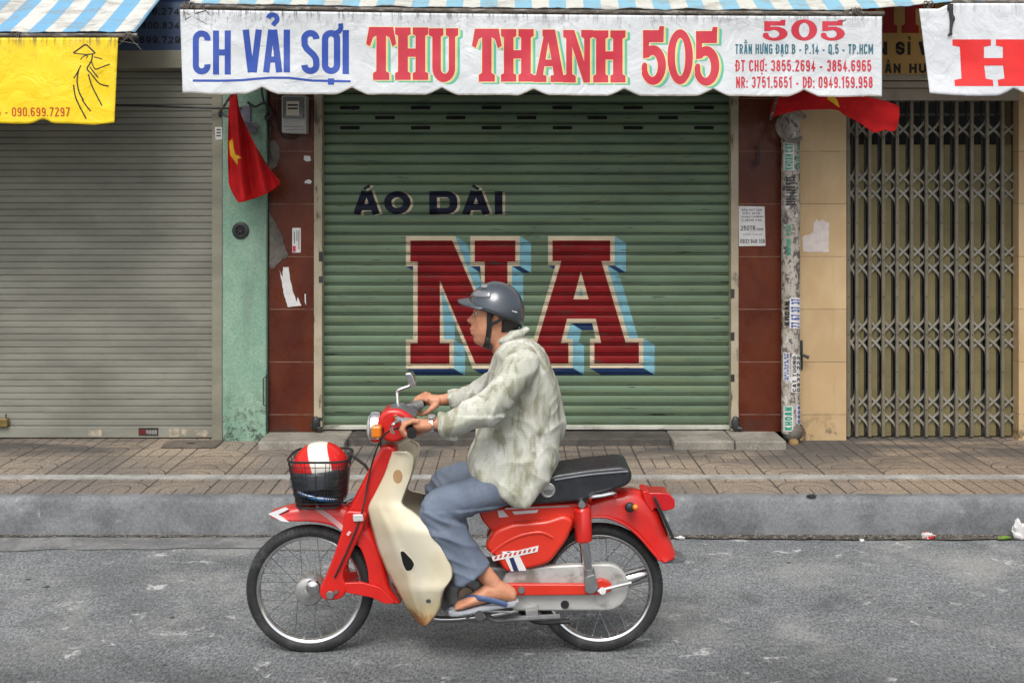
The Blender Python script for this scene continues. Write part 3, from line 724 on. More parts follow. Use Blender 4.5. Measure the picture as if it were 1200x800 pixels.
# ------------------------------------------------------------------ awnings, their rails and the banners hung from them
AY = -0.80
def canopy_mat():
    N = NT('striped_canvas'); v = N.coord('World'); x, y, z = N.sep(v)
    k = N.math('FRACT', N.math('ADD', N.math('DIVIDE', N.math('ADD', x, N.math('MULTIPLY', N.noise(v, 1.5, 2), 0.03)), 0.212), 0.1))
    st = N.ramp(N.math('ABSOLUTE', N.math('ADD', k, -0.5)), 0.243, 0.257)
    c = N.mix(st, lin((0.20, 0.40, 0.52)), lin((0.52, 0.52, 0.48)))
    c = N.mix(N.ramp(x, -1.6, -2.6, 0.0, 0.5), c, N.mix(st, lin((0.10, 0.32, 0.60)), lin((0.58, 0.59, 0.58))))
    g = N.ramp(N.noise(N.coord('World', (1, 2, 2)), 4.5, 8, 0.75, 0.4), 0.46, 0.64)
    c = N.mix(N.math('MULTIPLY', g, 0.62), c, lin((0.24, 0.22, 0.19)))
    N.bump(N.noise(v, 14, 5), 0.35, 0.02)
    return N.fin(c, 0.6, 0, 0.3)
M['canvas'] = canopy_mat()
M['pole'] = mat('weathered_pole', (0.085, 0.07, 0.055), 0.75, 0, 0.35, 14, ((0.28, 0.26, 0.23), 0.8), (0.5, 0.62), 11, (1, 4, 4), 0.5, 70, space='World')
M['rope'] = mat('frayed_rope', (0.11, 0.095, 0.08), 0.9, 0, 0.3, 20)
M['steel_arm'] = mat('dark_steel_arm', (0.05, 0.05, 0.052), 0.55, 0.4, 0.2, 12)
def awning(label, px0, px1, edge, rail, rx0, rx1, depth_rise=0.47, arms=(), wall_shift=0.0):
    """edge(px)/rail(px): photo rows of the canvas edge and of the rail, at the awning's front."""
    a = thing('awning', label, 'awning', (wx((px0 + px1) / 2, AY), AY, wz(edge((px0 + px1) / 2), AY)), 'striped awnings over the shops')
    rings = []; nx = max(40, int((px1 - px0) / 5)); ny = 14
    for i in range(nx + 1):
        px = px0 + (px1 - px0) * i / nx; x = wx(px, AY); row = []
        ze = wz(edge(px), AY) + 0.010 * noise.noise(Vector((x * 6, 1, 2))) + 0.005 * noise.noise(Vector((x * 23, 1, 2)))
        for j in range(ny + 1):
            t = j / ny
            sag = -0.018 * math.sin(math.pi * t) + 0.018 * noise.noise(Vector((x * 2.4, t * 2, 5))) * math.sin(math.pi * min(1, t * 1.5))
            row.append((x + wall_shift * t, AY - 0.012 + (AY * -1 + 0.0) * t, ze + depth_rise * t + sag))
        rings.append(row)
    c = build(MB().loft(rings, caps=False, closed=False), 'canopy', M['canvas'], a, solid=0.004, ang=70, open_=True)
    pts = []; nn = 60
    for i in range(nn + 1):
        px = rx0 + (rx1 - rx0) * i / nn; pts.append(P(px, rail(px), AY))
    build(MB().tube(pts, [0.016 + 0.0025 * noise.noise(Vector((i * 0.7, 0, 3))) for i in range(nn + 1)], 10), 'front_rail', M['pole'], a)
    for px in arms:
        p = P(px, rail(px), AY) + Vector((0, 0.02, 0.0))
        build(MB().tube([p, Vector((p.x, -0.001, p.z + 0.30))], 0.011, 8), 'support_arm', M['steel_arm'], a)
    return a
def tie(a, px, py, seed, n=5, sc=1.0):
    rnd = random.Random(seed); mb = MB(); c = P(px, py, AY)
    for k in range(n):
        q0 = rnd.uniform(0, 6.28); dx = rnd.uniform(-.02, .02) * sc
        mb.tube([c + Vector((dx + 0.012 * math.sin(k + t), 0.022 * math.sin(q0 + t * 1.1) , 0.024 * math.cos(q0 + t * 1.1))) for t in [i * 0.6 for i in range(12)]], 0.0028, 6)
    for k in range(3):
        b = c + Vector((rnd.uniform(-.02, .02), -0.02, -0.01))
        mb.tube([b, b + Vector((rnd.uniform(-.04, .04), -0.01, -rnd.uniform(.01, .04))), b + Vector((rnd.uniform(-.09, .09) * sc, -0.012, -rnd.uniform(.02, .09) * sc))], 0.0022, 5)
    build(mb, 'rope_tie', M['rope'], a)
aw = awning('bright blue and white striped awning over the grey shutter, above the yellow banner', -330, 159, lambda p: 37.5 + (159 - p) * 0.004, lambda p: 42, -330, 161, arms=(-280, 120))
tie(aw, 153, 42, 1, 7); tie(aw, 20, 42, 2, 3)
def rail_mid(px): return 8.5 + (px - 215) * 0.0098 + 1.5 * math.sin((px - 215) / 820 * math.pi)
am = awning('long faded striped awning over the green shutter, above the white shop banner', 222, 1116, lambda p: rail_mid(p) - 4.2 if p < 1000 else rail_mid(1000) - 4.2 - (p - 1000) * 0.085, rail_mid, 212, 1036, arms=(300, 620, 940))
for i, (px, py) in enumerate(((222, 7), (237, 9), (990, 16), (1003, 14), (1086, 6))): tie(am, px, py, 10 + i, 8 if i in (0, 2, 3) else 4, 1.2)
clampm = MB()
clampm.box(wx(1104, AY), wx(1127, AY), AY - 0.03, AY - 0.015, wz(8.5, AY), wz(6.8, AY)); clampm.box(wx(1107, AY), wx(1114, AY), AY - 0.045, AY - 0.005, wz(14, AY), wz(6, AY))
clampm.tube([P(1114, 9, AY - .05), P(1115.5, 24, AY - .05), P(1114, 40, AY - .05)], [0.014, 0.012, 0.007], 8); clampm.ball(P(1116.5, 22, AY - .05), (0.014, 0.014, 0.022), 10, 8); clampm.tube([P(1111, 41, AY - .05), P(1116, 40, AY - .05)], 0.006, 6)
build(clampm, 'crank_hook', M['steel_arm'], am)
ar = awning('awning edge over the folding gate, above the white banner with the red H', 1119, 1420, lambda p: 1.2, lambda p: 3.0, 1116, 1420, arms=(1180, 1380))

def vinyl(name, col, top_z, streak=0.85, tint=None):
    N = NT(name); v = N.coord('World'); z = N.sep(v)[2]
    c = N.mul(lin(col), N.ramp(N.noise(v, 2.2, 4), 0.3, 0.7, 0.93, 1.05))
    st = N.math('MULTIPLY', N.ramp(N.noise(N.coord('World', (16, 4, 1.1)), 2.6, 5, 0.7), 0.5, 0.62), N.ramp(z, top_z - 0.10, top_z + 0.005))
    st2 = N.math('MULTIPLY', N.ramp(N.noise(N.coord('World', (14, 4, 5)), 3.5, 5, 0.7), 0.52, 0.7), N.ramp(z, top_z - 0.20, top_z - 0.0))
    c = N.mix(N.math('MULTIPLY', N.math('MAXIMUM', st, N.math('MULTIPLY', st2, 0.7)), streak), c, lin((0.05, 0.045, 0.04)))
    gr = N.ramp(N.noise(N.coord('World', (1, 1, 1.6)), 5, 7, 0.7), 0.55, 0.75)
    c = N.mix(N.math('MULTIPLY', gr, 0.22), c, lin((0.36, 0.35, 0.33)))
    N.bump(N.noise(N.coord('World', (1, 1, 1)), 6, 5, 0.55, 0.8), 0.42, 0.04)
    return N.fin(c, N.ramp(N.noise(v, 3, 3), 0.35, 0.65, 0.33, 0.55), 0, 0.4)
M['vinyl_white'] = vinyl('white_vinyl', (0.60, 0.622, 0.64), wz(13, AY))
M['vinyl_right'] = vinyl('white_vinyl_clean', (0.63, 0.648, 0.675), wz(8, AY), 0.3)
M['vinyl_yellow'] = vinyl('yellow_vinyl', (0.86, 0.60, 0.012), wz(43, AY), 0.85)
M['hem'] = mat('dirty_hem', (0.30, 0.25, 0.2), 0.7, 0, 0.3, 20, space='World')
class Banner:
    def __init__(s, name, label, m, L, T, Rg, Bt, yoff, amp=1.0, seed=0, du=2.0, sway=0.0, group='vinyl banners hung under the awnings'):
        s.Y = AY + yoff; s.amp = amp; s.seed = seed; s.T = T; s.Bt = Bt; s.sway = sway; s.pins = []
        xs = [L(0) * 0 + min(L(0), L(1)) ]
        s.o = thing(name, label, 'banner', P((L(0) + Rg(0)) / 2, T((L(0) + Rg(0)) / 2), s.Y), group)
        nv = 34; nu = int((Rg(0) - L(0)) / du); rings = []
        for i in range(nu + 1):
            row = []
            for j in range(nv + 1):
                t = j / nv; px = L(t) + (Rg(t) - L(t)) * i / nu
                py = T(px) + (Bt(px) - T(px)) * t
                row.append(s.at(px, py))
            rings.append(row)
        s.sheet = build(MB().loft(rings, caps=False, closed=False), 'vinyl_sheet', m, s.o, solid=0.0016, ang=80, open_=True)
    def disp(s, px, py):
        q = s.seed
        d = 0.026 * noise.noise(Vector((px / 110, py / 120, q))) + 0.016 * noise.noise(Vector((px / 52 + py / 90, py / 75 - px / 300, q + 3))) + 0.0045 * noise.noise(Vector((px / 24 - py / 30, py / 40, q + 7)))
        t = (py - s.T(px)) / max(1, s.Bt(px) - s.T(px))
        d *= 0.35 + 0.65 * min(1, max(0, t * 1.6))
        d += 0.004 * math.sin(px / 3.4 + 2 * noise.noise(Vector((px / 20, 0, q)))) * math.exp(-max(0, t) * 9)          # little gathers under the rail
        return (d + s.sway * max(0, t) ** 2) * s.amp
    def at(s, px, py, lift=0.0):
        return P(px, py, s.Y + s.disp(px, py)) + Vector((0, -lift, 0))
    def ink(s, fl, name, m, lift=0.0022, parent=None):
        us = np.arange(-400, 1500, 3.0); vs = np.arange(-160, 20, 3.0)
        mb = cut_map(fl, lambda u, v, l: s.at(u, -v, lift + l), us, vs)
        return build(mb, name, m, parent or s.o, smooth=True, ang=80, open_=True)
    def line(s, st, x0, x1, y0, y1, m, cw=0.44, t=0.14, gap=0.1, lift=0.0022, name='lettering', space=0.3):
        f = Flat(); text(f, st, x0, -y1, y1 - y0, x1 - x0, cw, t, gap, space); return s.ink(f, name, m, lift)
NOT = [307, 412.5, 518, 625, 731.5, 836, 942]
def bot_mid(px):
    b = 110 + (px - 214) * 0.0045
    d = min(abs(px - q) for q in NOT)
    return b + 1.2 * noise.noise(Vector((px / 40, 5, 1))) - 8.5 * max(0, 1 - d / 19) ** 1.25
bn = Banner('shop_banner', 'long white vinyl banner reading THU THANH 505 above the green shutter', M['vinyl_white'], lambda t: 211 + 3 * t, lambda px: 11.5 + (px - 211) * 0.0098 + 1.5 * math.sin((px - 215) / 820 * math.pi), lambda t: 1033.5, bot_mid, -0.028, seed=1.3, sway=-0.02)
def ink(name, col, rough=0.45): return mat(name, col, rough, 0, 0.1, 6, space='World')
M['ink_blue'] = ink('ink_royal_blue', (0.012, 0.055, 0.33)); M['ink_red'] = ink('ink_red', (0.52, 0.022, 0.045)); M['ink_teal'] = ink('ink_teal', (0.02, 0.13, 0.17))
M['ink_cream'] = ink('ink_cream', (0.80, 0.66, 0.38)); M['ink_yellow'] = ink('ink_yellow', (0.62, 0.56, 0.20)); M['ink_green'] = ink('ink_green', (0.09, 0.44, 0.30)); M['ink_black'] = ink('ink_black', (0.012, 0.012, 0.012)); M['ink_scarlet'] = ink('ink_scarlet', (0.72, 0.02, 0.02)); M['ink_orange'] = ink('ink_orange', (0.5, 0.06, 0.012))
bn.line('CH', 226, 270.5, 36, 87.5, M['ink_blue'], 0.405, 0.138, 0.055)
bn.line('VẢI', 284.5, 340, 35, 85, M['ink_blue'], 0.42, 0.14, 0.03)
bn.line('SỢI', 353, 409, 35.5, 87, M['ink_blue'], 0.41, 0.142, 0.05)
f = Flat(); f.ribbon([(226, -94.6), (262, -94.8), (283, -94.2), (300, -92.6), (318, -91.3), (338, -91.4), (352, -93), (366, -94.6), (411, -95.6)], 2.6)
bn.ink(f, 'underline', M['ink_blue'])
for ch, x0, x1, y0, y1 in (('T', 429, 464.5, 32, 94), ('H', 463, 502, 32.5, 94), ('U', 502.5, 537, 33.5, 96), ('T', 553, 588, 34, 96), ('H', 587, 625.5, 34.5, 96), ('A', 625, 663.5, 35, 96.5), ('N', 660, 695, 35.5, 97), ('H', 695, 733, 36, 97), ('5', 752, 781, 31, 98.5), ('0', 782, 812, 36, 98), ('5', 814, 843.5, 32, 99.5)):
    o, hh = place(ch, x0, x1, -y1, -y0)
    gfl, yfl, cfl, rfl = Flat(), Flat(), Flat(), Flat()
    sh = lambda l, d: [(x + d, y - d * 0.5) for x, y in l]
    for d in (5.4, 4.6, 3.8, 3.2): gfl.poly(sh(o, d), [sh(h, d) for h in hh])
    for d in (2.6, 2.0, 1.4): yfl.poly(sh(o, d), [sh(h, d) for h in hh])
    cfl.poly(offset(o, 0.75), [offset(h, -0.75) for h in hh]); rfl.poly(o, hh)
    bn.ink(gfl, 'letter_shadow', M['ink_green'], 0.0016); bn.ink(yfl, 'letter_shadow', M['ink_yellow'], 0.0020); bn.ink(cfl, 'letter_outline', M['ink_cream'], 0.0025); bn.ink(rfl, 'lettering', M['ink_red'], 0.0030)
for ch, x0, x1 in (('5', 894, 923.5), ('0', 927, 957.5), ('5', 962, 990.5)):
    o, hh = place(ch, x0, x1, -47.5, -23.5); f = Flat().poly(o, hh); bn.ink(f, 'lettering', M['ink_red'])
bn.line('TRẦN HƯNG ĐẠO B - P.14 - Q.5 - TP.HCM', 861.5, 1023, 52, 63.5, M['ink_teal'], 0.42, 0.15, 0.12)
bn.line('ĐT CHỢ: 3855.2694 - 3854.6965', 862, 1021, 70.5, 84, M['ink_red'], 0.42, 0.15, 0.12)
bn.line('NR: 3751.5651 - DĐ: 0949.159.958', 862.5, 1022.5, 90, 103.3, M['ink_red'], 0.42, 0.15, 0.12)
# grimy hem along the lower edge
f = Flat(); f.ribbon([(214 + k * 2.0, -(bot_mid(214 + k * 2.0) - 0.55 - 0.4 * noise.noise(Vector((k * .3, 0, 0))))) for k in range(410)], 1.0)
bn.ink(f, 'hem', M['hem'], 0.0012)

def bot_yellow(px): return 144.5 - 4.5 * math.exp(-((px - 50) / 9) ** 2) + (1.2 if px > 58 else 0) - max(0, px - 110) * 0.10 + 0.8 * math.sin(px / 15)
by = Banner('shop_banner', 'yellow vinyl banner with a black brush drawing of a figure in a conical hat', M['vinyl_yellow'], lambda t: -330, lambda px: 44.5, lambda t: 138.5 - 4.5 * t, bot_yellow, -0.028, seed=6.1, sway=-0.02, du=3)
by.line('5 - 090.699.7297', -4, 82, 126, 136.5, M['ink_orange'], 0.44, 0.13, 0.13)
zf = lambda l: [(x / 2.9625, -y / 2.9625) for x, y in l]
f = Flat()
for st, t in (([(255, 184), (275, 170), (297, 156), (313, 168), (331, 185)], 1.6), ([(255, 185), (280, 188), (305, 190), (331, 185)], 1.1), ([(280, 208), (290, 196), (304, 194), (300, 203)], 0.9), ([(322, 188), (318, 210), (310, 225), (303, 240), (318, 258), (345, 290), (378, 300)], 1.5), ([(326, 198), (345, 203), (355, 206)], 1.0), ([(318, 215), (330, 240), (352, 234), (382, 223)], 1.2), ([(312, 232), (325, 250), (341, 270)], 1.3), ([(281, 228), (270, 250), (256, 273)], 1.2), ([(307, 258), (318, 295), (335, 330), (354, 367)], 1.5), ([(274, 240), (268, 280), (275, 320), (290, 348)], 1.6), ([(256, 295), (262, 335), (278, 372), (300, 413)], 1.6), ([(285, 345), (298, 365), (315, 386)], 1.5)):
    f.ribbon([tuple(q) for q in spline(zf(st), 5)], t)
by.ink(f, 'brush_drawing', M['ink_black'])

def bot_h(px): return 109.5 + (px - 1090) * 0.02 - 8 * max(0, 1 - abs(px - 1188) / 18) ** 1.2 + 2.0 * math.sin((px - 1090) / 98 * math.pi) - 8 * max(0, 1 - abs(px - 1293) / 18)
bh = Banner('shop_banner', 'white vinyl banner with a big red letter H above the folding gate', M['vinyl_right'], lambda t: 1077 + 12.5 * t, lambda px: 10.5 - min(1, max(0, (px - 1100) / 14)) * 6.5, lambda t: 1400, bot_h, -0.035, seed=11.7, sway=-0.02)
o, hh = place('H', 1116, 1212, -101, -46.5)
bh.ink(Flat().poly([(x + (0 if y > -75 else 3 * (-75 - y) / 26), y) for x, y in o], hh), 'lettering', M['ink_scarlet'])

# ------------------------------------------------------------------ sign boards on the walls
M['board_blue'] = mat('board_blue', (0.055, 0.085, 0.16), 0.35, 0, 0.1, 2, ((0.12, 0.13, 0.15), 0.4), space='World')
M['board_ochre'] = mat('board_ochre', (0.45, 0.27, 0.085), 0.4, 0, 0.1, 2, ((0.2, 0.13, 0.06), 0.5), space='World')
M['board_red'] = ink('board_dark_red', (0.30, 0.012, 0.01))
sb = thing('sign_board', 'dark blue sign board with black phone numbers above the grey shutter', 'sign', (wx(150), -0.03, wz(60)), 'sign boards of the shops')
build(MB().box(wx(-330), wx(258), -0.04, -0.006, wz(61.5), wz(-40)), 'board', M['board_blue'], sb, bevel=0.004)
build(MB().box(wx(-330), wx(258), -0.05, -0.0405, wz(2), wz(-8)), 'edge_strip', M['ink_blue'], sb, smooth=False)
for st, x0, x1, y0, y1 in (('856.274', 165.5, 212, 10.5, 19), ('0.800.834', 158, 212, 27, 35.2), ('090.699.729', 139.5, 213, 43.8, 52)):
    f = Flat(); text(f, st, wx(x0), wz(y1), wz(y0) - wz(y1), wx(x1) - wx(x0), 0.7, 0.2, 0.16)
    build(cut_map(f, lambda u, v, l: (u, -0.0412 - l, v)), 'lettering', M['ink_black'], sb, smooth=False, open_=True)
so = thing('sign_board', 'ochre sign board with red and black letters between the two white banners', 'sign', (wx(1090), -0.03, wz(86)), 'sign boards of the shops')
build(MB().box(wx(1000), wx(1300), -0.06, -0.047, wz(88), wz(-40)), 'board', M['board_ochre'], so, bevel=0.004)
for ch, x0, x1 in (('H', 1006, 1048), ('H', 1053, 1096)):
    o, hh = place(ch, wx(x0), wx(x1), wz(40.5), wz(-24))
    build(cut_map(Flat().poly(o, hh), lambda u, v, l: (u, -0.0612 - l, v)), 'lettering', M['board_red'], so, smooth=False, open_=True)
for st, x0, x1, y0, y1, cw in (('N', 1022, 1036.5, 50.5, 66, 0.8), ('SỈ', 1046, 1063.5, 50.5, 66, 0.75), ('V', 1072.5, 1087, 50.5, 66, 0.8), ('ẦN', 1033.5, 1052, 76, 87, 0.75), ('HƯN', 1062, 1093, 76, 87, 0.75)):
    f = Flat(); text(f, st, wx(x0), wz(y1), wz(y0) - wz(y1), wx(x1) - wx(x0), cw, 0.24, 0.2)
    build(cut_map(f, lambda u, v, l: (u, -0.0612 - l, v)), 'lettering', M['ink_black'], so, smooth=False, open_=True)

# ------------------------------------------------------------------ small things on the piers
M['meter_grey'] = mat('meter_plastic', (0.36, 0.36, 0.34), 0.45, 0, 0.12, 12, ((0.16, 0.15, 0.13), 0.6))
M['meter_dark'] = mat('meter_window', (0.11, 0.115, 0.115), 0.2, 0, 0.1, 10)
M['label_paper'] = mat('label_paper', (0.50, 0.46, 0.38), 0.6, 0, 0.1, 20); M['cable'] = mat('black_cable', (0.018, 0.018, 0.018), 0.55, 0, 0.3, 15)
M['paper'] = mat('white_paper', (0.62, 0.61, 0.60), 0.75, 0, 0.08, 15, ((0.35, 0.33, 0.3), 0.5)); M['paper_pink'] = mat('torn_paper', (0.60, 0.53, 0.50), 0.8, 0, 0.1, 20, ((0.4, 0.3, 0.2), 0.5))
em = thing('electricity_meter', 'grey electricity meter box on the red brown tiles beside the green shutter', 'meter', (wx(345), -0.05, wz(156)))
MY = -0.11
def mpoly(l): return [(wx(x, MY), wz(y, MY)) for x, y in l]
build(MB().prism(fillet(mpoly([(330, 112), (359.5, 112), (359, 157), (330, 156)]), 0.012), MY, -0.012), 'case', M['meter_grey'], em, bevel=0.008)
build(MB().prism(fillet(mpoly([(331.5, 114), (356, 114), (356, 139), (331.5, 138.5)]), 0.008), MY - 0.012, MY - 0.0005), 'window', M['meter_dark'], em, bevel=0.003)
lb = build(MB().prism(mpoly([(336, 119), (351, 119), (351, 136), (336, 135.5)]), MY - 0.0145, MY - 0.0125), 'dial_label', M['label_paper'], em, smooth=False)
for y in (122.5, 126.5): build(MB().prism(mpoly([(337.5, y), (349.5, y), (349.5, y + 2), (337.5, y + 2)]), MY - 0.0157, MY - 0.0147), 'dial_print', M['ink_black'], lb, smooth=False)
for y in (148, 151.5): build(MB().prism(mpoly([(333 + (y > 150) * 2, y), (356, y), (356, y + .7), (333 + (y > 150) * 2, y + .7)]), MY - 0.0012, MY - 0.0002), 'seam', M['meter_dark'], em, smooth=False)
def cable(label, pts, r, Y=-0.05, m='cable', nm='cable', cat='cable'):
    pp = spline([P(x, y, Y + (d[0] if d else 0)) for x, y, *d in pts], 6)
    o = build(MB().tube(pp, r, 8), nm, M[m], None, loc=pp[0]); return tag(o, label, cat, None)
cable('black cable looping under the left side of the electricity meter', [(324, 100), (321, 125), (324, 146), (332, 160), (343, 161), (350, 156)], 0.005)
cable('thin black cable hugging the electricity meter from the left', [(328, 100), (326, 128), (328, 148), (335, 157), (340, 157)], 0.004)
cable('twisted black cable hanging down between the turquoise pier and the tiles', [(306, 100), (309, 118), (316, 128), (311, 138), (318, 150), (315, 170), (318, 186)], 0.006)
cable('bunched dark cable end behind the hanging red flag', [(290, 120), (299, 125), (310, 121), (318, 132), (312, 142)], 0.0085, -0.08)
cable('thin dark rod running across the top of the grey shutter', [(132, 123.5, -0.02), (180, 124.5, -0.02), (240, 126.5, -0.02), (283, 127, -0.02)], 0.008)
M['bracket'] = mat('old_lilac_paint', (0.17, 0.16, 0.20), 0.6, 0.1, 0.2, 10, ((0.05, 0.04, 0.04), 0.7))
wb = thing('wall_bracket', 'lilac grey steel bracket holding a flag rod on the turquoise pier', 'bracket', (wx(292), -0.05, wz(150)))
build(MB().box(wx(285), wx(296), -0.066, -0.052, wz(157), wz(125)), 'plate', M['bracket'], wb, bevel=0.003)
build(MB().box(wx(290), wx(304), -0.082, -0.067, wz(157), wz(144)), 'cross_plate', M['bracket'], wb, bevel=0.003)
build(MB().tube([P(257, 133, -.14), P(304, 149, -.09)], 0.011, 10), 'rod', M['bracket'], wb)
kb = build(MB().ball(P(258, 134, -.14), (0.014, 0.012, 0.024), 12, 8), 'clip', M['dark_metal'], wb)
# hanging flags
def flag_mat():
    N = NT('red_flag_cloth'); v = N.coord('Object')
    c = N.mul(lin((0.46, 0.010, 0.012)), N.ramp(N.noise(v, 9, 4), 0.3, 0.7, 0.8, 1.15))
    N.bump(N.noise(v, 700, 2), 0.15, 0.001)
    return N.fin(c, 0.8, 0, 0.2)
M['flag'] = flag_mat(); M['flag_star'] = mat('flag_yellow', (0.72, 0.42, 0.02), 0.8, 0, 0.1, 10)
def flag(label, rows, along_y, Y, fold, star, loc):
    """rows: for each step down (or across) the two edge points in photo pixels."""
    t = thing('flag', label, 'flag', loc, 'national flags hung out at the shops')
    rows = [tuple(q) for q in spline([Vector(r) for r in rows], 5)]
    nu = 26
    def at(px, py, lift=0.0):
        return P(px, py, Y + fold(px, py)) + Vector((0, -lift, 0))
    rings = []
    for a, b, s_ in rows:
        rings.append([at(*( (a + (b - a) * k / nu, s_) if along_y else (s_, a + (b - a) * k / nu))) for k in range(nu + 1)])
    build(MB().loft(rings, caps=False, closed=False), 'cloth', M['flag'], t, solid=0.0015, ang=80, open_=True)
    mb = cut_map(Flat().poly([(x, -y) for x, y in star]), lambda u, v, l: at(u, -v, 0.002), np.arange(200, 1100, 2.0), np.arange(-260, -60, 2.0))
    build(mb, 'star', M['flag_star'], t, ang=80, open_=True)
    return t
fl1 = flag('red flag with a yellow star hanging furled down the turquoise pier',
     [(268, 277, 96), (269, 278, 112), (268, 281, 130), (267.5, 287, 145), (267, 294, 160), (267, 302, 175), (267, 311, 190), (267.5, 320, 203), (268, 328, 214), (270, 322, 221), (274, 308, 229), (279, 284, 237)],
     True, -0.30, lambda x, y: 0.050 * math.sin((x - 267) * (0.60 - 0.0016 * y) + 0.6) * min(1, (y - 90) / 60) + 0.02 * noise.noise(Vector((x / 16, y / 60, 2))),
     [(267.4, 166), (272.6, 163), (274, 174), (276, 181), (285.6, 185.6), (278.4, 186), (278.6, 194), (273, 186), (270, 182)], P(272, 100, -.3))
build(MB().tube([P(258, 131, -.15), P(272, 110, -.30), P(276, 60, -.34)], 0.009, 8), 'flag_staff', M['pole'], fl1)
fl2 = flag('red flag blown flat under the white banner, over the top of the pipe',
     [(134, 141.5, 902), (113, 136, 910), (106, 130, 935), (106, 128.5, 960), (107, 129, 980), (109, 135, 990), (112, 146, 1010), (115, 155.5, 1024), (118.5, 152.5, 1037), (122.5, 153.5, 1049), (125, 137, 1054)],
     False, -0.36, lambda x, y: 0.03 * math.sin(x / 17 + y / 25) + 0.02 * noise.noise(Vector((x / 40, y / 14, 8))),
     [(969, 116), (984, 126.5), (981.5, 118.5), (978, 113), (972, 111)], P(930, 120, -.36))
build(MB().tube([P(903, 140, -.36), P(910, 118, -.36), P(918, 70, -.30)], 0.009, 8), 'flag_staff', M['pole'], fl2)
hk = thing('hanging_hook', 'thin cord with a small dark hook hanging in front of the right tiled pier', 'hook', P(887, 195, -.06))
build(MB().tube(spline([P(904, 128, -.06), P(898, 150, -.06), P(889, 168, -.06), P(886.5, 174, -.06)], 5), 0.003, 6), 'cord', M['cable'], hk)
build(MB().tube([P(884, 172, -.06), P(889.5, 172, -.06), P(889, 190, -.06), P(886, 195, -.06), P(884.5, 188, -.06)], 0.007, 8), 'hook', M['dark_metal'], hk)

# papers and stickers
def sheet(name, label, cat, poly, Y, m, rough_edge=0, group=None, t=0.0012):
    if rough_edge:
        q = []
        for i in range(len(poly)):
            a, b = Vector(poly[i]), Vector(poly[(i + 1) % len(poly)])
            k = max(1, int((b - a).length / 3))
            for j in range(k):
                p = a + (b - a) * j / k; q.append((p.x + random.uniform(-1, 1) * rough_edge, p.y + random.uniform(-1, 1) * rough_edge))
        poly = q
    w = [(wx(x, Y), wz(y, Y)) for x, y in poly]
    cx = sum(p[0] for p in w) / len(w); cz = min(p[1] for p in w)
    o = build(MB().prism(w, Y - t, Y), name, m, None, loc=(cx, Y, cz), smooth=False)
    return tag(o, label, cat, group)
no = sheet('paper_notice', 'white printed paper notice taped to the right red brown pier', 'notice', [(865.5, 241.5), (896, 242), (897, 288), (866, 288.5)], -0.014, M['paper'])
def wall_text(st, x0, x1, y0, y1, Y, m, parent, cw=0.6, t=0.15, gap=0.14):
    f = Flat(); text(f, st, wx(x0), wz(y1), wz(y0) - wz(y1), wx(x1) - wx(x0), cw, t, gap)
    return build(cut_map(f, lambda u, v, l: (u, Y - l, v)), 'lettering', m, parent, smooth=False, open_=True)
NYY = -0.0158
for st, x0, x1, y0, y1 in (('BÁN MỘT CĂN'.replace('Ộ', 'O').replace('Ă', 'A'), 869, 892, 245, 247.2), ('ĐẤT NHÀ', 870, 890, 249, 251), ('DÂN CHÍNH'.replace('Â', 'A').replace('Í', 'I'), 868.5, 894, 253, 255), ('LIÊN HỆ'.replace('Ê', 'E').replace('Ệ', 'E'), 869, 893, 257, 259), ('CHO THUÊ'.replace('Ê', 'E'), 870, 893, 274, 275.4)):
    wall_text(st, x0, x1, y0, y1, NYY, M['ink_black'], no, 0.62, 0.13)
wall_text('250TR', 867.5, 884.5, 264.5, 270, NYY, M['ink_black'], no, 0.62, 0.17); wall_text('0M', 886, 893.5, 267.2, 270, NYY, M['ink_black'], no); wall_text('0933 948 109', 867, 895.5, 280, 285, NYY, M['ink_black'], no, 0.6, 0.16)
s1 = sheet('sticker', 'small upright white sticker with a red corner on the left red brown pier', 'sticker', fillet([(342.5, 267), (352.5, 267), (352.5, 296), (342.5, 296)], 1), -0.014, M['paper'])
build(MB().prism([(wx(x), wz(y)) for x, y in fillet([(343.5, 288), (347, 288), (347, 295), (343.5, 295)], .6)], -0.0165, -0.0155), 'red_print', M['ink_red'], s1, smooth=False)
for k, (x, a, b) in enumerate(((345, 271, 285), (348, 270, 282), (350.3, 270, 292))): build(MB().prism([(wx(x), wz(a)), (wx(x + .9), wz(a)), (wx(x + .9), wz(b)), (wx(x), wz(b))], -0.0163, -0.0155), 'grey_print', M['meter_dark'], s1, smooth=False)
sheet('torn_paper', 'long torn strip of white paper left on the left red brown pier', 'paper', [(332, 313), (338.5, 313), (340, 327), (344, 343), (348, 354), (349, 348), (353, 358), (337, 359.5), (333, 345), (327.5, 316), (331, 325)], -0.014, M['paper'], 0.35)
sheet('torn_paper', 'sliver of white paper right of the long torn strip', 'paper', [(357, 344), (358.5, 344.5), (358.8, 357), (357.3, 355)], -0.014, M['paper'], 0.2)
sheet('torn_paper', 'tiny torn paper scrap high on the left red brown pier', 'paper', [(357, 183), (364, 182.5), (364.5, 188), (360, 189), (356.5, 187)], -0.014, M['paper'], 0.7)
sheet('torn_paper', 'tiny torn paper scrap below another one on the left red brown pier', 'paper', [(358, 212), (362, 209.5), (366, 213), (364, 216), (357, 215)], -0.014, M['paper'], 0.7)
sheet('torn_paper', 'large pale torn remnant of a poster on the beige tiled pier', 'paper', [(953, 262), (957, 257), (960, 260), (964, 257), (967, 260), (971.5, 261), (971.5, 295.5), (941.5, 295), (940.5, 279), (943, 276), (948, 275), (953, 271)], -0.024, M['paper_pink'], 0.5)
s2 = sheet('sticker', 'small white sticker on the frame of the grey shutter', 'sticker', [(252, 149), (260, 149), (260.5, 163.5), (252.5, 164)], -0.0315, M['paper'])
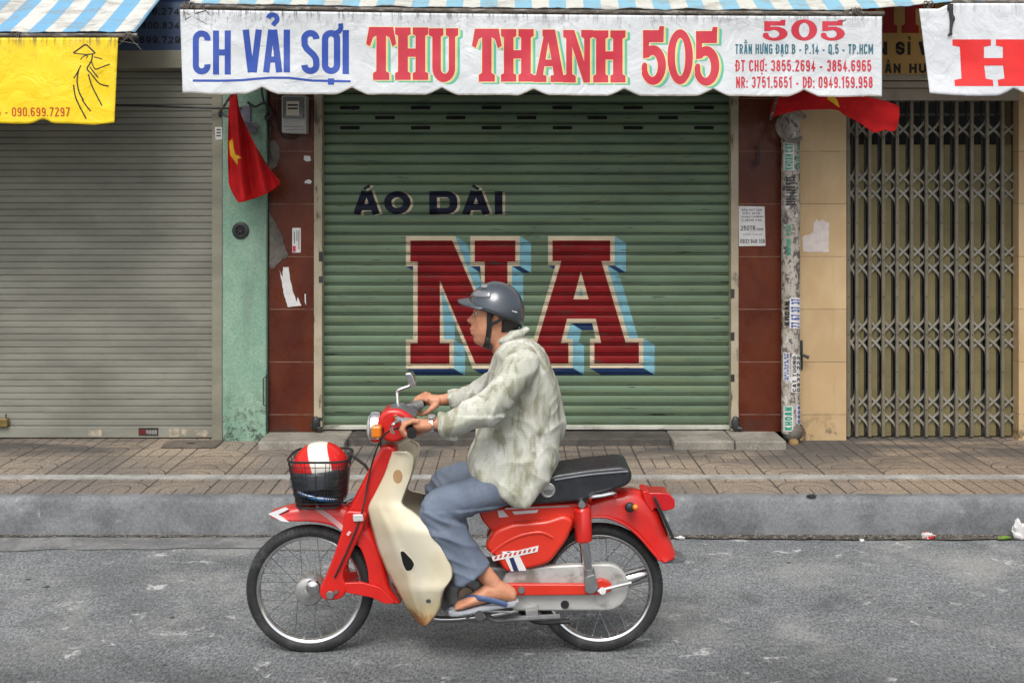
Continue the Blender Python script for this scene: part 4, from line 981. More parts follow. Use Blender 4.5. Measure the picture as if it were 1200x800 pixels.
for y in (151.5, 155, 158.5): build(MB().prism([(wx(x, -.033), wz(yy, -.033)) for x, yy in ((253.5, y), (256, y - .6), (259, y), (259, y + 1.6), (253.5, y + 1.6))], -0.034, -0.0332), 'print', M['meter_dark'], s2, smooth=False)
M['brass'] = mat('old_brass', (0.28, 0.21, 0.08), 0.45, 0.8, 0.2, 14)
pl = thing('padlock', 'old brass padlock hanging low on the grey shutter', 'padlock', P(4, 500, 0.02))
build(MB().prism(fillet([(wx(x, .02), wz(y, .02)) for x, y in ((-6, 490), (9.5, 490), (10, 499.5), (-6, 500))], 0.01), 0.0, 0.04), 'body', M['brass'], pl, bevel=0.006)
build(MB().tube([P(7, 490, .02), P(7, 485, .02)], 0.005, 8), 'shackle', M['dark_metal'], pl)
hs2 = thing('door_bolt', 'rusty black bolt handle beside the pipe on the beige pier', 'bolt', P(938, 432, -.03))
build(MB().box(wx(936), wx(939.5), -0.035, -0.0225, wz(432), wz(398)), 'plate', M['dark_metal'], hs2, bevel=0.003)
build(MB().tube([P(937.5, 415, -.04), P(940, 415.5, -.07), P(948, 419, -.08)], [0.008, 0.009, 0.012], 8), 'handle', M['dark_metal'], hs2)
lh = thing('wire_handle', 'bent black wire handle low on the edge of the turquoise pier', 'handle', P(312, 500, -.06))
build(MB().tube([P(313.5, 440, -.055), P(308.5, 443, -.075), P(308.5, 474, -.075), P(313.5, 476, -.055)], 0.004, 6), 'upper_loop', M['cable'], lh)
build(MB().tube([P(312.5, 438, -.055), P(312.5, 506, -.055)], 0.005, 6), 'rod', M['dark_metal'], lh)

# ------------------------------------------------------------------ the drain pipe with its glued-on stickers
def pipe_mat():
    N = NT('pasted_pipe'); v = N.coord('World')
    c = N.mix(N.ramp(N.noise(v, 5, 4), 0.35, 0.65), lin((0.34, 0.30, 0.25)), lin((0.42, 0.39, 0.34)))
    a = N.noise(N.coord('World', (1, 1, 0.8)), 26, 6, 0.7, 0.5)
    c = N.mix(N.ramp(a, 0.50, 0.57), c, lin((0.12, 0.10, 0.09)))
    b = N.noise(N.coord('World', (1.3, 1, 0.6)), 15, 5, 0.7, 0.7)
    c = N.mix(N.ramp(b, 0.56, 0.6), c, lin((0.60, 0.60, 0.58)))
    d = N.noise(v, 45, 4, 0.6, 1.0)
    c = N.mix(N.math('MULTIPLY', N.ramp(d, 0.6, 0.64), 0.7), c, lin((0.06, 0.07, 0.16)))
    e = N.noise(v, 9, 3, 0.6, 1.0)
    c = N.mix(N.math('MULTIPLY', N.ramp(e, 0.62, 0.66), 0.6), c, lin((0.24, 0.15, 0.05)))
    N.bump(N.math('ADD', a, b), 0.5, 0.004)
    return N.fin(c, 0.7, 0, 0.3)
M['pipe'] = pipe_mat(); M['ink_pipe_green'] = ink('ink_sticker_green', (0.02, 0.27, 0.17)); M['ink_pipe_blue'] = ink('ink_sticker_blue', (0.02, 0.06, 0.30))
M['old_cable'] = mat('dusty_cable', (0.22, 0.19, 0.155), 0.85, 0, 0.3, 18, ((0.05, 0.045, 0.04), 0.8))
PYC, PR = -0.095, 0.061; PXC = wx(926.5, PYC)
dp = thing('drain_pipe', 'upright pipe plastered with stickers between the red brown and beige piers', 'pipe', (PXC, PYC, GZ))
rings = []
for i in range(70):
    z = wz(507, PYC) + (wz(20, PYC) - wz(507, PYC)) * i / 69
    rings.append([(PXC + (PR + .0015 * noise.noise(Vector((k, z * 9, 0)))) * math.cos(2 * math.pi * k / 32), PYC + PR * math.sin(2 * math.pi * k / 32), z) for k in range(32)])
build(MB().loft(rings), 'pipe', M['pipe'], dp)
build(MB().lathe((PXC + 0.012, PYC, wz(515, PYC)), (0, 0, 1), [(0.0, -0.0), (0.045, 0.0), (0.062, 0.02), (0.068, 0.05), (0.064, 0.085), (0.061, 0.10)], 24), 'foot', M['cement'], dp)
def pipe_at(px, py, lift):
    a = math.asin(max(-0.97, min(0.97, (px - 926.5) / 10.8)))
    z = wz(py, PYC - PR * math.cos(a)); r = PR + 0.0012 + lift
    return Vector((PXC + r * math.sin(a), PYC - r * math.cos(a), z))
def pipe_sticker(x0, x1, y0, y1, st, inkm, paper=True, label=None, cw=0.6, t=0.2, pad=1.2):
    if paper:
        e = 0.4; q = [(x0 + random.uniform(-e, e), -y0), (x1 + random.uniform(-e, e), -y0 + random.uniform(-e, e)), (x1, -y1), (x0, -y1 + random.uniform(-e, e))]
        s_ = build(cut_map(Flat().poly(q), lambda u, v, l: pipe_at(u, -v, 0.0012), np.arange(910, 940, 1.5), ()), 'sticker', M['paper'], dp, ang=80, open_=True)
    else: s_ = dp
    f = Flat(); n = max(1, len(st))
    for j, row in enumerate(st):
        w = (x1 - x0 - pad) / n
        g2 = Flat(); text(g2, row, 0, 0, w * 0.86, (y1 - y0) - 2 * pad, cw, t, 0.16)
        o = len(f.v)
        f.v += [(x0 + pad * .6 + w * (j + 0.93) - b, -(y1 - pad) + a, c) for a, b, c in g2.v]; f.f += [[o + i for i in q] for q in g2.f]
    build(cut_map(f, lambda u, v, l: pipe_at(u, -v, 0.0022 + l), np.arange(910, 940, 1.5), ()), 'lettering', inkm, s_, ang=80, open_=True)
pipe_sticker(917, 928, 167, 200, ['KHOAN CAT'], M['ink_pipe_green']); pipe_sticker(929.5, 936, 168, 199, ['0918 444'], M['ink_pipe_green'], False, t=0.16)
pipe_sticker(917.5, 931, 206, 242, ['0901 400 555'], M['ink_black'], False, cw=0.5, t=0.2)
pipe_sticker(918.5, 925, 262, 300, ['0908 122'], M['ink_pipe_green'], False)
pipe_sticker(917, 923.5, 352, 382, ['KHOAN'], M['ink_black'], False); pipe_sticker(923, 936.6, 349, 385, ['77 67 37 37'], M['ink_pipe_blue'], True, cw=0.5, t=0.2)
pipe_sticker(917, 922.8, 413, 446, ['091 345 67', 'KHOAN'], M['ink_pipe_blue']); pipe_sticker(925, 936.6, 416, 460, ['CAT TUONG', '0937 222'], M['ink_black'])
pipe_sticker(917, 927, 475.5, 505, ['KHOAN'], M['ink_pipe_green'], True, t=0.23); pipe_sticker(931, 936.8, 474, 497, ['0909'], M['ink_pipe_blue'], True, t=0.23)
lp = thing('cable_coil', 'coil of thick dusty cable slung round the top of the pipe', 'cable', P(929, 165, -.17))
for k, (r1, r2, dx, rr) in enumerate(((18.0, 16.5, 0, 0.0135), (16.5, 18, 1.6, 0.010))):
    build(MB().tube([P(929 + dx + r1 * math.cos(a), 148 + r2 * math.sin(a), -.175 + 0.02 * math.sin(a * 2 + k) - k * 0.02) for a in [2 * math.pi * i / 40 for i in range(6, 37)]], rr, 10), 'loop', M['old_cable'], lp)
st_ = build(MB().ball(P(930, 519, -.15), (0.036, 0.03, 0.032), 14, 9), 'stone', mat('brown_stone', (0.22, 0.14, 0.05), 0.85, 0, 0.3, 20), None, loc=P(930, 519, -.15)); tag(st_, 'small brown stone under the foot of the pipe', 'stone')
for nm_, lab, pts, col in (('dry_leaf', 'dry brown leaf leaning beside the foot of the pipe', [(938, 497), (941, 499), (944, 505), (945, 509), (941, 507), (937.5, 502)], (0.14, 0.085, 0.035)),):
    o = build(MB().prism([(wx(x, -.05), wz(y, -.05)) for x, y in pts], -0.053, -0.05), nm_, mat('leaf_brown', col, 0.8, 0, 0.2, 40), None, loc=P(941, 509, -.05), smooth=False); tag(o, lab, 'leaf')

# ------------------------------------------------------------------ litter and small things on the ground
def G(px, py, z=0.0):
    d = FPX * (CAMH - z) / (py - HOR); return Vector(((px - 600) * d / FPX, CAMY + d, z))
def crumple(name, label, cat, px, py, z, size, m, seed, group=None, flat=0.7):
    c = G(px, py, z); mb = MB().ball((c.x, c.y, c.z + size[2] * flat), size, 18, 12)
    for i, v in enumerate(mb.v):
        d = v - c; k = 1 + 0.45 * noise.noise(Vector((d.x / size[0] * 1.4, d.y / size[1] * 1.4, d.z / size[2] * 1.4 + seed)) ) + 0.25 * noise.noise(d * (3.2 / size[0]) + Vector((seed, 0, 0)))
        v = c + d * k; v.z = max(v.z, z + 0.001 + 0.002 * noise.noise(d * 90)); mb.v[i] = v
    o = build(mb, name, m, None, loc=c, ang=12); return tag(o, label, cat, group)
crumple('paper_scrap', 'crumpled white paper lying against the kerb at the far right', 'litter', 1195, 631, 0.004, (0.042, 0.03, 0.055), M['paper'], 3.3)
wr = crumple('candy_wrapper', 'small white and red wrapper at the foot of the kerb', 'litter', 1087, 631, 0.004, (0.034, 0.02, 0.02), mat('wrapper_print', (0.62, 0.60, 0.58), 0.4, 0, 0.1, 20, ((0.5, 0.03, 0.03), 1.0), (0.5, 0.53), 24), 8.1)
crumple('paper_scrap', 'tiny white scrap on the road left of the red and white wrapper', 'litter', 1010, 635, 0.001, (0.012, 0.01, 0.011), M['paper'], 5.5)
crumple('paper_scrap', 'flat white scrap at the kerb just behind the tail light', 'litter', 797, 631, 0.004, (0.026, 0.012, 0.008), M['paper'], 1.2)
crumple('dark_scrap', 'curled black scrap lying on the edge of the kerb', 'litter', 951, 582, 0.204, (0.028, 0.015, 0.008), M['cable'], 2.2)
c = G(1177, 632, 0.006)
lf = MB(); LN = [(-.04, 0), (-.025, .014), (0, .018), (.025, .012), (.042, 0), (.025, -.012), (0, -.016), (-.025, -.013)]
lf.add([(c.x + x, c.y + y, c.z + 0.006 + 0.010 * abs(y) / .018 + 0.004 * math.sin(x * 60)) for x, y in LN] + [(c.x, c.y, c.z)], [(i, (i + 1) % 8, 8) for i in range(8)])
tag(build(lf, 'leaf', mat('leaf_green', (0.16, 0.27, 0.035), 0.5, 0, 0.15, 40), None, loc=c, solid=0.001), 'fallen yellow green leaf beside the crumpled paper', 'leaf')
ac = MB(); q = [G(188, 525.5, GZ), G(252, 525.5, GZ), G(262, 517, GZ), G(202, 517, GZ)]
ac.prism([(p.x, p.y) for p in q], 0, 0.006); ac.v = [Vector((v.x, v.z, GZ + 0.004 + v.y)) for v in ac.v]
acm = concrete('cover_cement', (0.17, 0.14, 0.115), (0.10, 0.085, 0.07), (0.24, 0.2, 0.17), 2)
acv = build(ac, 'access_cover', acm, None, loc=G(225, 521, GZ)); tag(acv, 'brown cement access cover in the pavement before the grey shutter', 'cover')
hole = MB().ball(G(224, 519.3, GZ + .0105), (0.03, 0.018, 0.002), 14, 6); build(hole, 'lifting_hole', M['slot'], acv)

gv = MB(); rg = random.Random(5)
def pebble(x, y, z, r):
    q0 = rg.uniform(0, 6.28); n_ = 5
    up = [(x + r * rg.uniform(.6, 1.2) * math.cos(q0 + 2 * math.pi * k / n_), y + r * rg.uniform(.6, 1.2) * math.sin(q0 + 2 * math.pi * k / n_), z) for k in range(n_)]
    gv.add(up + [(x, y, z + r * rg.uniform(.5, .9))], [(k, (k + 1) % n_, n_) for k in range(n_)])
for k in range(1000):
    pebble(rg.uniform(-5, 5), -1.645 - abs(rg.gauss(0, .035)), 0.0085, rg.uniform(.0025, .008))
for k in range(700):
    pebble(rg.uniform(-5, 5), -1.70 - abs(rg.gauss(0, .35)), 0.004, rg.uniform(.002, .006))
for k in range(260):
    pebble(rg.uniform(-5, 5), rg.uniform(-1.5, -.02), GZ + .001, rg.uniform(.0015, .004))
struct(build(gv, 'gravel', mat('grit_stones', (0.15, 0.14, 0.125), 0.9, 0, 0.6, 60, ((0.36, 0.34, 0.31), 0.8), (0.56, 0.64), 40), smooth=False), 'stuff')

# ================================================================== the motorbike
def paint(name, col, rough=0.28, coat=0.5, var=0.05, dirt=None):
    return mat(name, col, rough, 0, var, 4, dirt, (0.55, 0.75), 7, (1, 1, 1), 0.03, 120, coat)
M['bike_red'] = paint('red_enamel', (0.56, 0.012, 0.008), 0.34, 0.3, 0.10, ((0.26, 0.025, 0.018), 0.5))
M['bike_red_dark'] = paint('red_enamel_faded', (0.62, 0.030, 0.012), 0.36, 0.25, 0.08, ((0.32, 0.03, 0.015), 0.35))
def shield_mat():
    N = NT('yellowed_cream_plastic'); v = N.coord('World'); z = N.sep(v)[2]
    c = N.mix(N.ramp(N.noise(v, 5, 4), 0.35, 0.65), lin((0.62, 0.55, 0.39)), lin((0.70, 0.65, 0.51)))
    y = N.ramp(N.math('ADD', z, N.math('MULTIPLY', N.noise(v, 9, 4), 0.14)), 0.42, 0.24)
    c = N.mix(N.math('MULTIPLY', y, 0.6), c, lin((0.58, 0.40, 0.12)))
    rr = N.ramp(N.math('ADD', z, N.math('MULTIPLY', N.noise(v, 16, 6, 0.7), 0.16)), 0.31, 0.235)
    c = N.mix(N.math('MULTIPLY', rr, 0.9), c, lin((0.27, 0.085, 0.015)))
    return N.fin(c, 0.5, 0, 0.4)
M['cream'] = shield_mat()
M['rubber'] = mat('tyre_rubber', (0.019, 0.0195, 0.021), 0.68, 0, 0.2, 18, ((0.10, 0.098, 0.09), 0.5), (0.5, 0.7), 9)
M['chrome'] = mat('chrome', (0.74, 0.74, 0.75), 0.16, 1.0, 0.06, 20, ((0.35, 0.3, 0.25), 0.35))
M['alloy'] = mat('dull_alloy', (0.50, 0.50, 0.49), 0.42, 0.75, 0.12, 14, ((0.2, 0.19, 0.17), 0.6))
M['silver'] = mat('silver_paint', (0.50, 0.50, 0.48), 0.45, 0.25, 0.10, 8, ((0.17, 0.15, 0.12), 0.75), (0.50, 0.68), 11)
M['engine'] = mat('engine_metal', (0.20, 0.205, 0.205), 0.5, 0.55, 0.2, 14, ((0.04, 0.038, 0.035), 0.8))
M['black'] = mat('black_plastic', (0.018, 0.018, 0.019), 0.45, 0, 0.15, 12); M['spoke'] = mat('spoke_steel', (0.32, 0.32, 0.32), 0.35, 0.9, 0.1, 30)
M['seat_vinyl'] = mat('seat_vinyl', (0.022, 0.024, 0.028), 0.33, 0, 0.15, 9, None, bump=0.12, bs=160)
M['orange_lens'] = mat('orange_lens', (0.72, 0.20, 0.01), 0.15, 0, 0.05, 10, coat=0.6); M['red_lens'] = mat('red_lens', (0.50, 0.008, 0.012), 0.12, 0, 0.06, 12, coat=0.8)
M['glass'] = mat('headlight_glass', (0.62, 0.63, 0.63), 0.08, 0.2, 0.05, 10, coat=0.8); M['decal_white'] = mat('decal_white', (0.70, 0.70, 0.70), 0.35); M['decal_navy'] = mat('decal_navy', (0.02, 0.025, 0.10), 0.35)
M['grey_top'] = mat('grey_dash', (0.12, 0.13, 0.14), 0.35, 0, 0.1, 10)
mb_ = thing('motorbike', 'red step through motorbike with cream leg shield and front wire basket', 'motorbike', (B(534, 700).x, BY, 0.0))
def part(m, name, mt, parent=None, **kw): return build(m, name, M[mt] if isinstance(mt, str) else mt, parent or mb_, **kw)

def wheel(nm, px, py, hubr, hubw):
    c = B(px, py); RO = 75 / 291.5
    hub = MB().lathe(c, (0, 1, 0), [(0.006, -hubw - .02), (0.016, -hubw - .018), (0.018, -hubw), (hubr * .55, -hubw), (hubr * .9, -hubw + .008), (hubr, -hubw + .018), (hubr, hubw - .018), (hubr * .9, hubw - .006), (hubr * .5, hubw), (0.016, hubw + .01), (0.006, hubw + .02)], 40, True)
    w = build(hub, nm, M['alloy'], mb_, loc=c)
    prof = []
    for k in range(25):
        a = 2 * math.pi * k / 24; prof.append((RO - 0.0275 + 0.0275 * math.cos(a) * (1 if math.cos(a) > 0 else 0.85), 0.0275 * math.sin(a)))
    ty = build(MB().lathe(c, (0, 1, 0), prof, 90), 'tyre', M['rubber'], w)
    tr = MB()
    for k in range(84):                                       # tread lugs
        a = 2 * math.pi * k / 84
        for sg in (-1, 1):
            r0 = Vector((math.cos(a), 0, math.sin(a))); tt = Vector((-math.sin(a), 0, math.cos(a)))
            p = c + r0 * (RO - 0.004) + Vector((0, sg * 0.010, 0)); q = c + r0 * (RO - 0.016) + Vector((0, sg * 0.0245, 0)) + tt * 0.006
            tr.tube([p, q], 0.0036, 5)
    build(tr, 'tread_pattern', M['rubber'], ty, smooth=False)
    rr = RO - 0.049
    build(MB().lathe(c, (0, 1, 0), [(rr + .006, -.0215), (rr + .008, -.0195), (rr, -.018), (rr - .006, -.012), (rr - .009, -.006), (rr - .009, .006), (rr - .006, .012), (rr, .018), (rr + .008, .0195), (rr + .006, .0215), (rr + .012, 0), (rr + .006, -.0215)], 80), 'rim', M['chrome'], w)
    proto = {}
    for k in range(36):
        a = 2 * math.pi * k / 36 + 0.04; sg = -1 if k % 2 else 1; lean = (1 if (k // 2) % 2 else -1) * 0.62
        if k < 4:
            p0 = Vector((hubr * 0.93 * math.cos(lean), sg * (hubw - .012), hubr * 0.93 * math.sin(lean)))
            p1 = Vector((rr - .008, sg * 0.004, 0))
            o = build(MB().tube([p0 + c, p1 * 0.965 + p0 * 0.035 + c], 0.0014, 6).tube([p1 * 0.965 + p0 * 0.035 + c, p1 + c], 0.0026, 6), 'spoke', M['spoke'], w); proto[k % 4] = o
        else:
            o = copy_to(proto[k % 4], w)
        o.rotation_euler = (0, -a, 0)
    return w
fw = wheel('front_wheel', 363.7, 689, 0.058, 0.05); rw = wheel('rear_wheel', 702, 687, 0.062, 0.05)
part(MB().lathe(B(366, 689, -0.078), (0, -1, 0), [(0.0, .012), (0.012, .012), (0.013, .0), (0.026, -.004), (0.03, -.02)], 24), 'axle_nut', 'chrome')

# front fork: pressed steel leg with its axle arm, near and far side, and the column above
def both(poly, d0, d1, name, mt, **kw):
    part(MB().bprism(poly, -d0, -d1), name, mt, **kw)
    m = MB().bprism(poly, -d0, -d1); m.v = [Vector((v.x, 2 * BY - v.y, v.z)) for v in m.v]; part(m, name, mt, **kw)
col = fillet([(449, 520), (466, 524), (462, 545), (450, 573), (433, 603), (430, 640), (396, 640), (403, 604), (414, 585), (432, 550)], 8)
part(MB().bprism(col, -0.05, 0.05), 'steering_column', 'bike_red', bevel=0.018, seg=3)
leg = fillet([(404, 598), (431, 600), (424, 622), (412, 648), (403, 668), (402, 678), (408, 690), (400, 702), (384, 704), (375, 700), (374, 690), (381, 676), (392, 648), (401, 620)], 6)
both(leg, 0.082, 0.058, 'fork_leg', 'bike_red', bevel=0.009, seg=3)
both(fillet([(398, 683), (424, 682), (446, 688), (456, 697), (464, 706), (452, 708), (436, 700), (404, 694)], 4), 0.078, 0.060, 'fender_stay', 'bike_red', bevel=0.005, seg=2)
part(MB().lathe(B(387, 697, -0.088), (0, -1, 0), [(0, .008), (.012, .008), (.014, .002), (.017, 0)], 16).lathe(B(394, 693, -0.088), (0, -1, 0), [(0, .005), (.007, .005), (.008, 0)], 12), 'pivot_bolt', 'engine')
def u_sweep(st, hw, lip=0.0):
    st = [tuple(q) for q in spline([Vector(s) for s in st], 5)]
    rings = []
    for ox, oy, ix, iy in st:
        prof = [(ix, iy, -hw - .004), (ix + (ox - ix) * .12, iy + (oy - iy) * .12, -hw), (ix + (ox - ix) * .5, iy + (oy - iy) * .5, -hw * .97), (ix + (ox - ix) * .8, iy + (oy - iy) * .8, -hw * .84), (ix + (ox - ix) * .95, iy + (oy - iy) * .95, -hw * .55), (ox, oy, -hw * .2)]
        near = [B(x, y, d) for x, y, d in prof]
        rings.append(near + [Vector((p.x, 2 * BY - p.y, p.z)) for p in reversed(near)])
    return MB().loft(rings, caps=False, closed=False)
ff = [(316, 602, 318, 606), (326, 597.5, 330, 609), (340, 593.5, 345, 610.5), (360, 591, 366, 611), (385, 590.5, 388, 615), (405, 593, 404, 622), (422, 603, 416, 632), (437, 620, 426, 650), (447, 643, 431, 668), (453, 668, 433, 684), (458, 688, 440, 697), (470, 706, 462, 707)]
part(u_sweep(ff, 0.052), 'front_fender', 'bike_red', solid=0.003, ang=60)
fe = mb_.children[-1]
f_st = [(369, 593, -.054), (381, 602, -.057), (396, 615, -.0585), (410, 626.5, -.059)]
def strip(pts, w, dys, t=0.002):
    m = MB(); r = []
    for i, (x, y) in enumerate(pts):
        a = Vector(pts[max(i - 1, 0)]); b = Vector(pts[min(i + 1, len(pts) - 1)]); n_ = (b - a).normalized(); n_ = Vector((-n_.y, n_.x)) * w / 2
        p, q = B(x + n_.x, y + n_.y, dys[i]), B(x - n_.x, y - n_.y, dys[i]); e = Vector((0, -t, 0))
        r.append([p, p + e, q + e, q])
    return m.loft(r)
part(strip([(370, 594), (384, 604), (397, 614.5), (410, 625.5)], 5.5, [-.047, -.0535, -.0545, -.086], 0.002), 'pale_stripe', mat('pale_pink_stripe', (0.56, 0.30, 0.30), 0.4), fe)
tipm = MB()
for l in ([(314.5, 602), (334, 594.5), (338, 596.5), (326, 602.5), (339, 611.5), (330, 610.5)],): tipm.bprism(l, -0.058, -0.048)
part(tipm, 'pale_tip', 'decal_white', fe, smooth=False)
part(MB().bprism(fillet([(413, 603), (425, 602.5), (426, 610.5), (414, 611)], 1.5), -0.093, -0.08), 'side_reflector', 'glass', bevel=0.003)

# headlight nacelle, handlebar, mirror
nac = fillet([(443, 488), (452, 480), (468, 479), (483, 488), (486, 500), (476, 514), (462, 520), (446, 515), (441, 505)], 9)
part(MB().bprism(nac, -0.08, 0.08), 'headlight_nacelle', 'bike_red', bevel=0.018, seg=4)
na = mb_.children[-1]
hc = B(443, 500)
part(MB().lathe(hc, (-1, 0, 0), [(0.062, -.01), (0.066, 0.012), (0.063, 0.026), (0.056, 0.03)], 36), 'headlight_rim', 'chrome', na)
part(MB().lathe(hc, (-1, 0, 0), [(0.057, 0.024), (0.05, 0.034), (0.03, 0.042), (0.003, 0.045)], 36, True), 'headlight', 'glass', na)
part(MB().bprism(fillet([(455, 478), (470, 476.5), (488, 486), (484, 490), (468, 482)], 2), -0.05, 0.05), 'instrument_cover', 'grey_top', na, bevel=0.008)
for s_ in (-1, 1):
    o = part(MB().box(B(440, 498).x, B(451.5, 498).x, BY + s_ * .125 - .026, BY + s_ * .125 + .026, B(0, 505).z, B(0, 491).z), 'indicator', 'orange_lens', bevel=0.010, seg=3)
    part(MB().tube([B(450, 499) + Vector((0, s_ * 0.06, 0)), B(448, 498) + Vector((0, s_ * 0.10, 0))], 0.013, 10), 'stem', 'black', o)
GR = [B(480, 503, -0.30), B(478, 501, -0.20)]; gz = GR[0].z
hb_ = MB().tube(spline([Vector((B(463, 500).x + 0.0, BY - .05, gz + .005)), Vector((B(470, 500).x, BY - .14, gz + .012)), Vector((GR[0].x - .01, BY - .2, gz + .004)), Vector((GR[0].x + .012, BY - .34, gz - .004))], 5), 0.011, 12)
hb_2 = MB(); hb_2.v = [Vector((v.x, 2 * BY - v.y, v.z)) for v in hb_.v]; hb_2.f = hb_.f; hb_.add(hb_2.v, hb_2.f)
part(hb_, 'handlebar', 'chrome')
for s_ in (-1, 1):
    a = Vector((GR[0].x - .006, BY + s_ * .225, gz + .003)); b = Vector((GR[0].x + .014, BY + s_ * .362, gz - .005))
    part(MB().tube([a, a + (b - a) * .1, a + (b - a) * .9, b], [0.017, 0.0165, 0.0165, 0.019], 14), 'grip', 'black')
    part(MB().tube(spline([Vector((a.x - .03, BY + s_ * .16, gz + .012)), Vector((a.x - .062, BY + s_ * .2, gz + .006)), Vector((a.x - .066, BY + s_ * .27, gz)), Vector((a.x - .052, BY + s_ * .345, gz - .004))], 4), 0.006, 8), 'brake_lever', 'chrome')
    part(MB().tube([Vector((a.x - .022, BY + s_ * .19, gz + .006)), Vector((a.x + .01, BY + s_ * .215, gz + .006))], 0.021, 12), 'switch_block', 'alloy')
mr0 = B(466, 480, 0.10)
part(MB().tube(spline([mr0, B(466, 470, .11), B(465.5, 460, .12), B(468, 456.5, .12), B(478, 453, .125), B(484, 450.5, .13)], 4), 0.007, 10), 'mirror_stem', 'chrome')
mi = MB(); q = fillet([(475, 436), (483, 435), (489, 449.5), (484, 452.5), (480, 449)], 2.5); mi.bprism(q, 0.09, 0.17, ref=0.13)
part(mi, 'mirror', 'chrome', bevel=0.006)

part(MB().tube(spline([B(472, 500, -.17), B(452, 508, -.16), B(440, 530, -.09), B(432, 560, -.062), B(424, 600, -.085), B(409, 640, -.092), B(392, 676, -.088)], 6), 0.004, 6), 'front_brake_cable', 'black')
part(MB().tube(spline([B(474, 497, .17), B(450, 495, .12), B(446, 520, .07), B(452, 545, .055)], 6), 0.004, 6), 'throttle_cable', 'black')
# leg shield
RW = [(529, 460, 474), (533, 459, 481), (538, 457, 484), (549, 453.5, 482.5), (560, 449, 479.5), (576, 441, 473.5), (589, 434, 469.5), (595, 432, 474), (600, 432, 482), (610, 434, 494), (621, 437, 505), (632, 440, 511), (645, 444, 518), (657, 449, 524.5), (668, 453.5, 528.5), (678, 459, 527.5), (690, 465.5, 519), (700, 471, 515.5), (711, 477, 514), (721, 484, 509), (729, 490, 502), (732.5, 495, 499)]
RW = [tuple(q) for q in spline([Vector(r) for r in RW], 3)]
def shield(sign):
    rings = []; nu = 22
    for y, a, b in RW:
        k = min(1, max(0, (y - 585) / 40)); d1 = 0.125 + 0.115 * k * k * (3 - 2 * k) - 0.07 * max(0, (y - 690) / 42)
        d0 = 0.055
        row = []
        for i in range(nu + 1):
            t = i / nu
            d = d0 + (d1 - d0) * (1 - (1 - t) ** 2.0)
            crease = -0.010 * math.exp(-((t - 0.30) / 0.07) ** 2) * k      # pressed rib
            p = B(a + (b - a) * t, y, -d + crease)
            if sign > 0: p = Vector((p.x, 2 * BY - p.y, p.z))
            row.append(p)
        # rolled back edge
        p = row[-1]; row.append(p + Vector((0.006, -sign * 0.012, 0))); 
        rings.append(row)
    return MB().loft(rings, caps=False, closed=False)
ls = part(shield(-1), 'leg_shield', 'cream', solid=0.005, ang=60); part(shield(1), 'leg_shield', 'cream', solid=0.005, ang=60)
vp = fillet([(469, 646), (473, 645.5), (483, 656), (485.5, 661), (482, 668), (476, 668.5), (472, 660)], 2.5)
def sh_d(x, y):
    for (ya, aa, ba), (yb, ab, bb_) in zip(RW, RW[1:]):
        if ya <= y <= yb:
            k = (y - ya) / max(yb - ya, 1e-6); a = aa + (ab - aa) * k; b = ba + (bb_ - ba) * k; break
    t = min(1, max(0, (x - a) / (b - a))); k = min(1, max(0, (y - 585) / 40)); d1 = 0.125 + 0.115 * k * k * (3 - 2 * k) - 0.07 * max(0, (y - 690) / 42)
    return -(0.055 + (d1 - 0.055) * (1 - (1 - t) ** 2.0)) - 0.010 * math.exp(-((t - 0.30) / 0.07) ** 2) * k
def on_shield(poly, lift): return [B(x, y, sh_d(x, y) - lift) for x, y in poly]
def patch(poly, lift, name, mt, parent):
    q = on_shield(poly, lift); c = sum(q, Vector()) / len(q)
    qb = [p + Vector((0, 0.006, 0)) for p in q]; n_ = len(q)
    return part(MB().add(q + [c] + qb, [(i, (i + 1) % n_, n_) for i in range(n_)] + [(i, n_ + 1 + i, n_ + 1 + (i + 1) % n_, (i + 1) % n_) for i in range(n_)]), name, mt, parent, ang=50)
patch([(477 + (x - 477) * 1.22, 657 + (y - 657) * 1.2) for x, y in vp], 0.0045, 'opening_rim', 'cream', ls)
patch(vp, 0.0058, 'side_opening', 'slot', ls)
patch([(x, y) for x, y in arc(466, 558, 5.5, 8, 0, 360, 24)[:-1]], 0.005, 'brown_emblem', mat('brown_emblem', (0.36, 0.22, 0.10), 0.5), ls)
patch([(x, y) for x, y in arc(502, 704, 3, 2.5, 0, 360, 14)[:-1]], 0.005, 'mounting_bolt', 'engine', ls)

# basket of black wire
bk = MB()
def ring_pts(x0, x1, y, hw, n=28):
    pts = []
    for i in range(n + 1):
        a = 2 * math.pi * i / n; ca, sa = math.cos(a), math.sin(a); e = 0.45
        X = (B(x0, y).x + B(x1, y).x) / 2 + (B(x1, y).x - B(x0, y).x) / 2 * math.copysign(abs(ca) ** e, ca)
        pts.append(Vector((X, BY + hw * math.copysign(abs(sa) ** e, sa), B(0, y).z)))
    return pts
LV = [(533, 341, 411, .142), (539, 341.5, 410, .140), (546, 342.5, 409, .137), (555, 344, 408, .134), (564, 345.5, 406.5, .130), (573, 347, 405, .126), (582, 349, 403, .121), (587, 351, 401, .117)]
RG = [ring_pts(x0, x1, y, hw) for y, x0, x1, hw in LV]
for i, r in enumerate(RG): bk.tube(r, 0.0046 if i in (0, 7) else 0.0015, 6)
FR = [ring_pts(*( [ (lambda l, t: l[0][k] + (l[1][k] - l[0][k]) * t)((LV[0], LV[-1]), t) for k in (1, 2) ]), LV[0][0] + (LV[-1][0] - LV[0][0]) * t, LV[0][3] + (LV[-1][3] - LV[0][3]) * t, 64) for t in (0, .25, .5, .75, 1)]
for k in range(64): bk.tube([r[k] for r in FR], 0.0014, 5)
for k in range(9):
    x = 353 + k * 5.7; bk.tube([B(x, 587, -.11), B(x, 587, -.11) + Vector((0, .22, 0))], 0.002, 5)
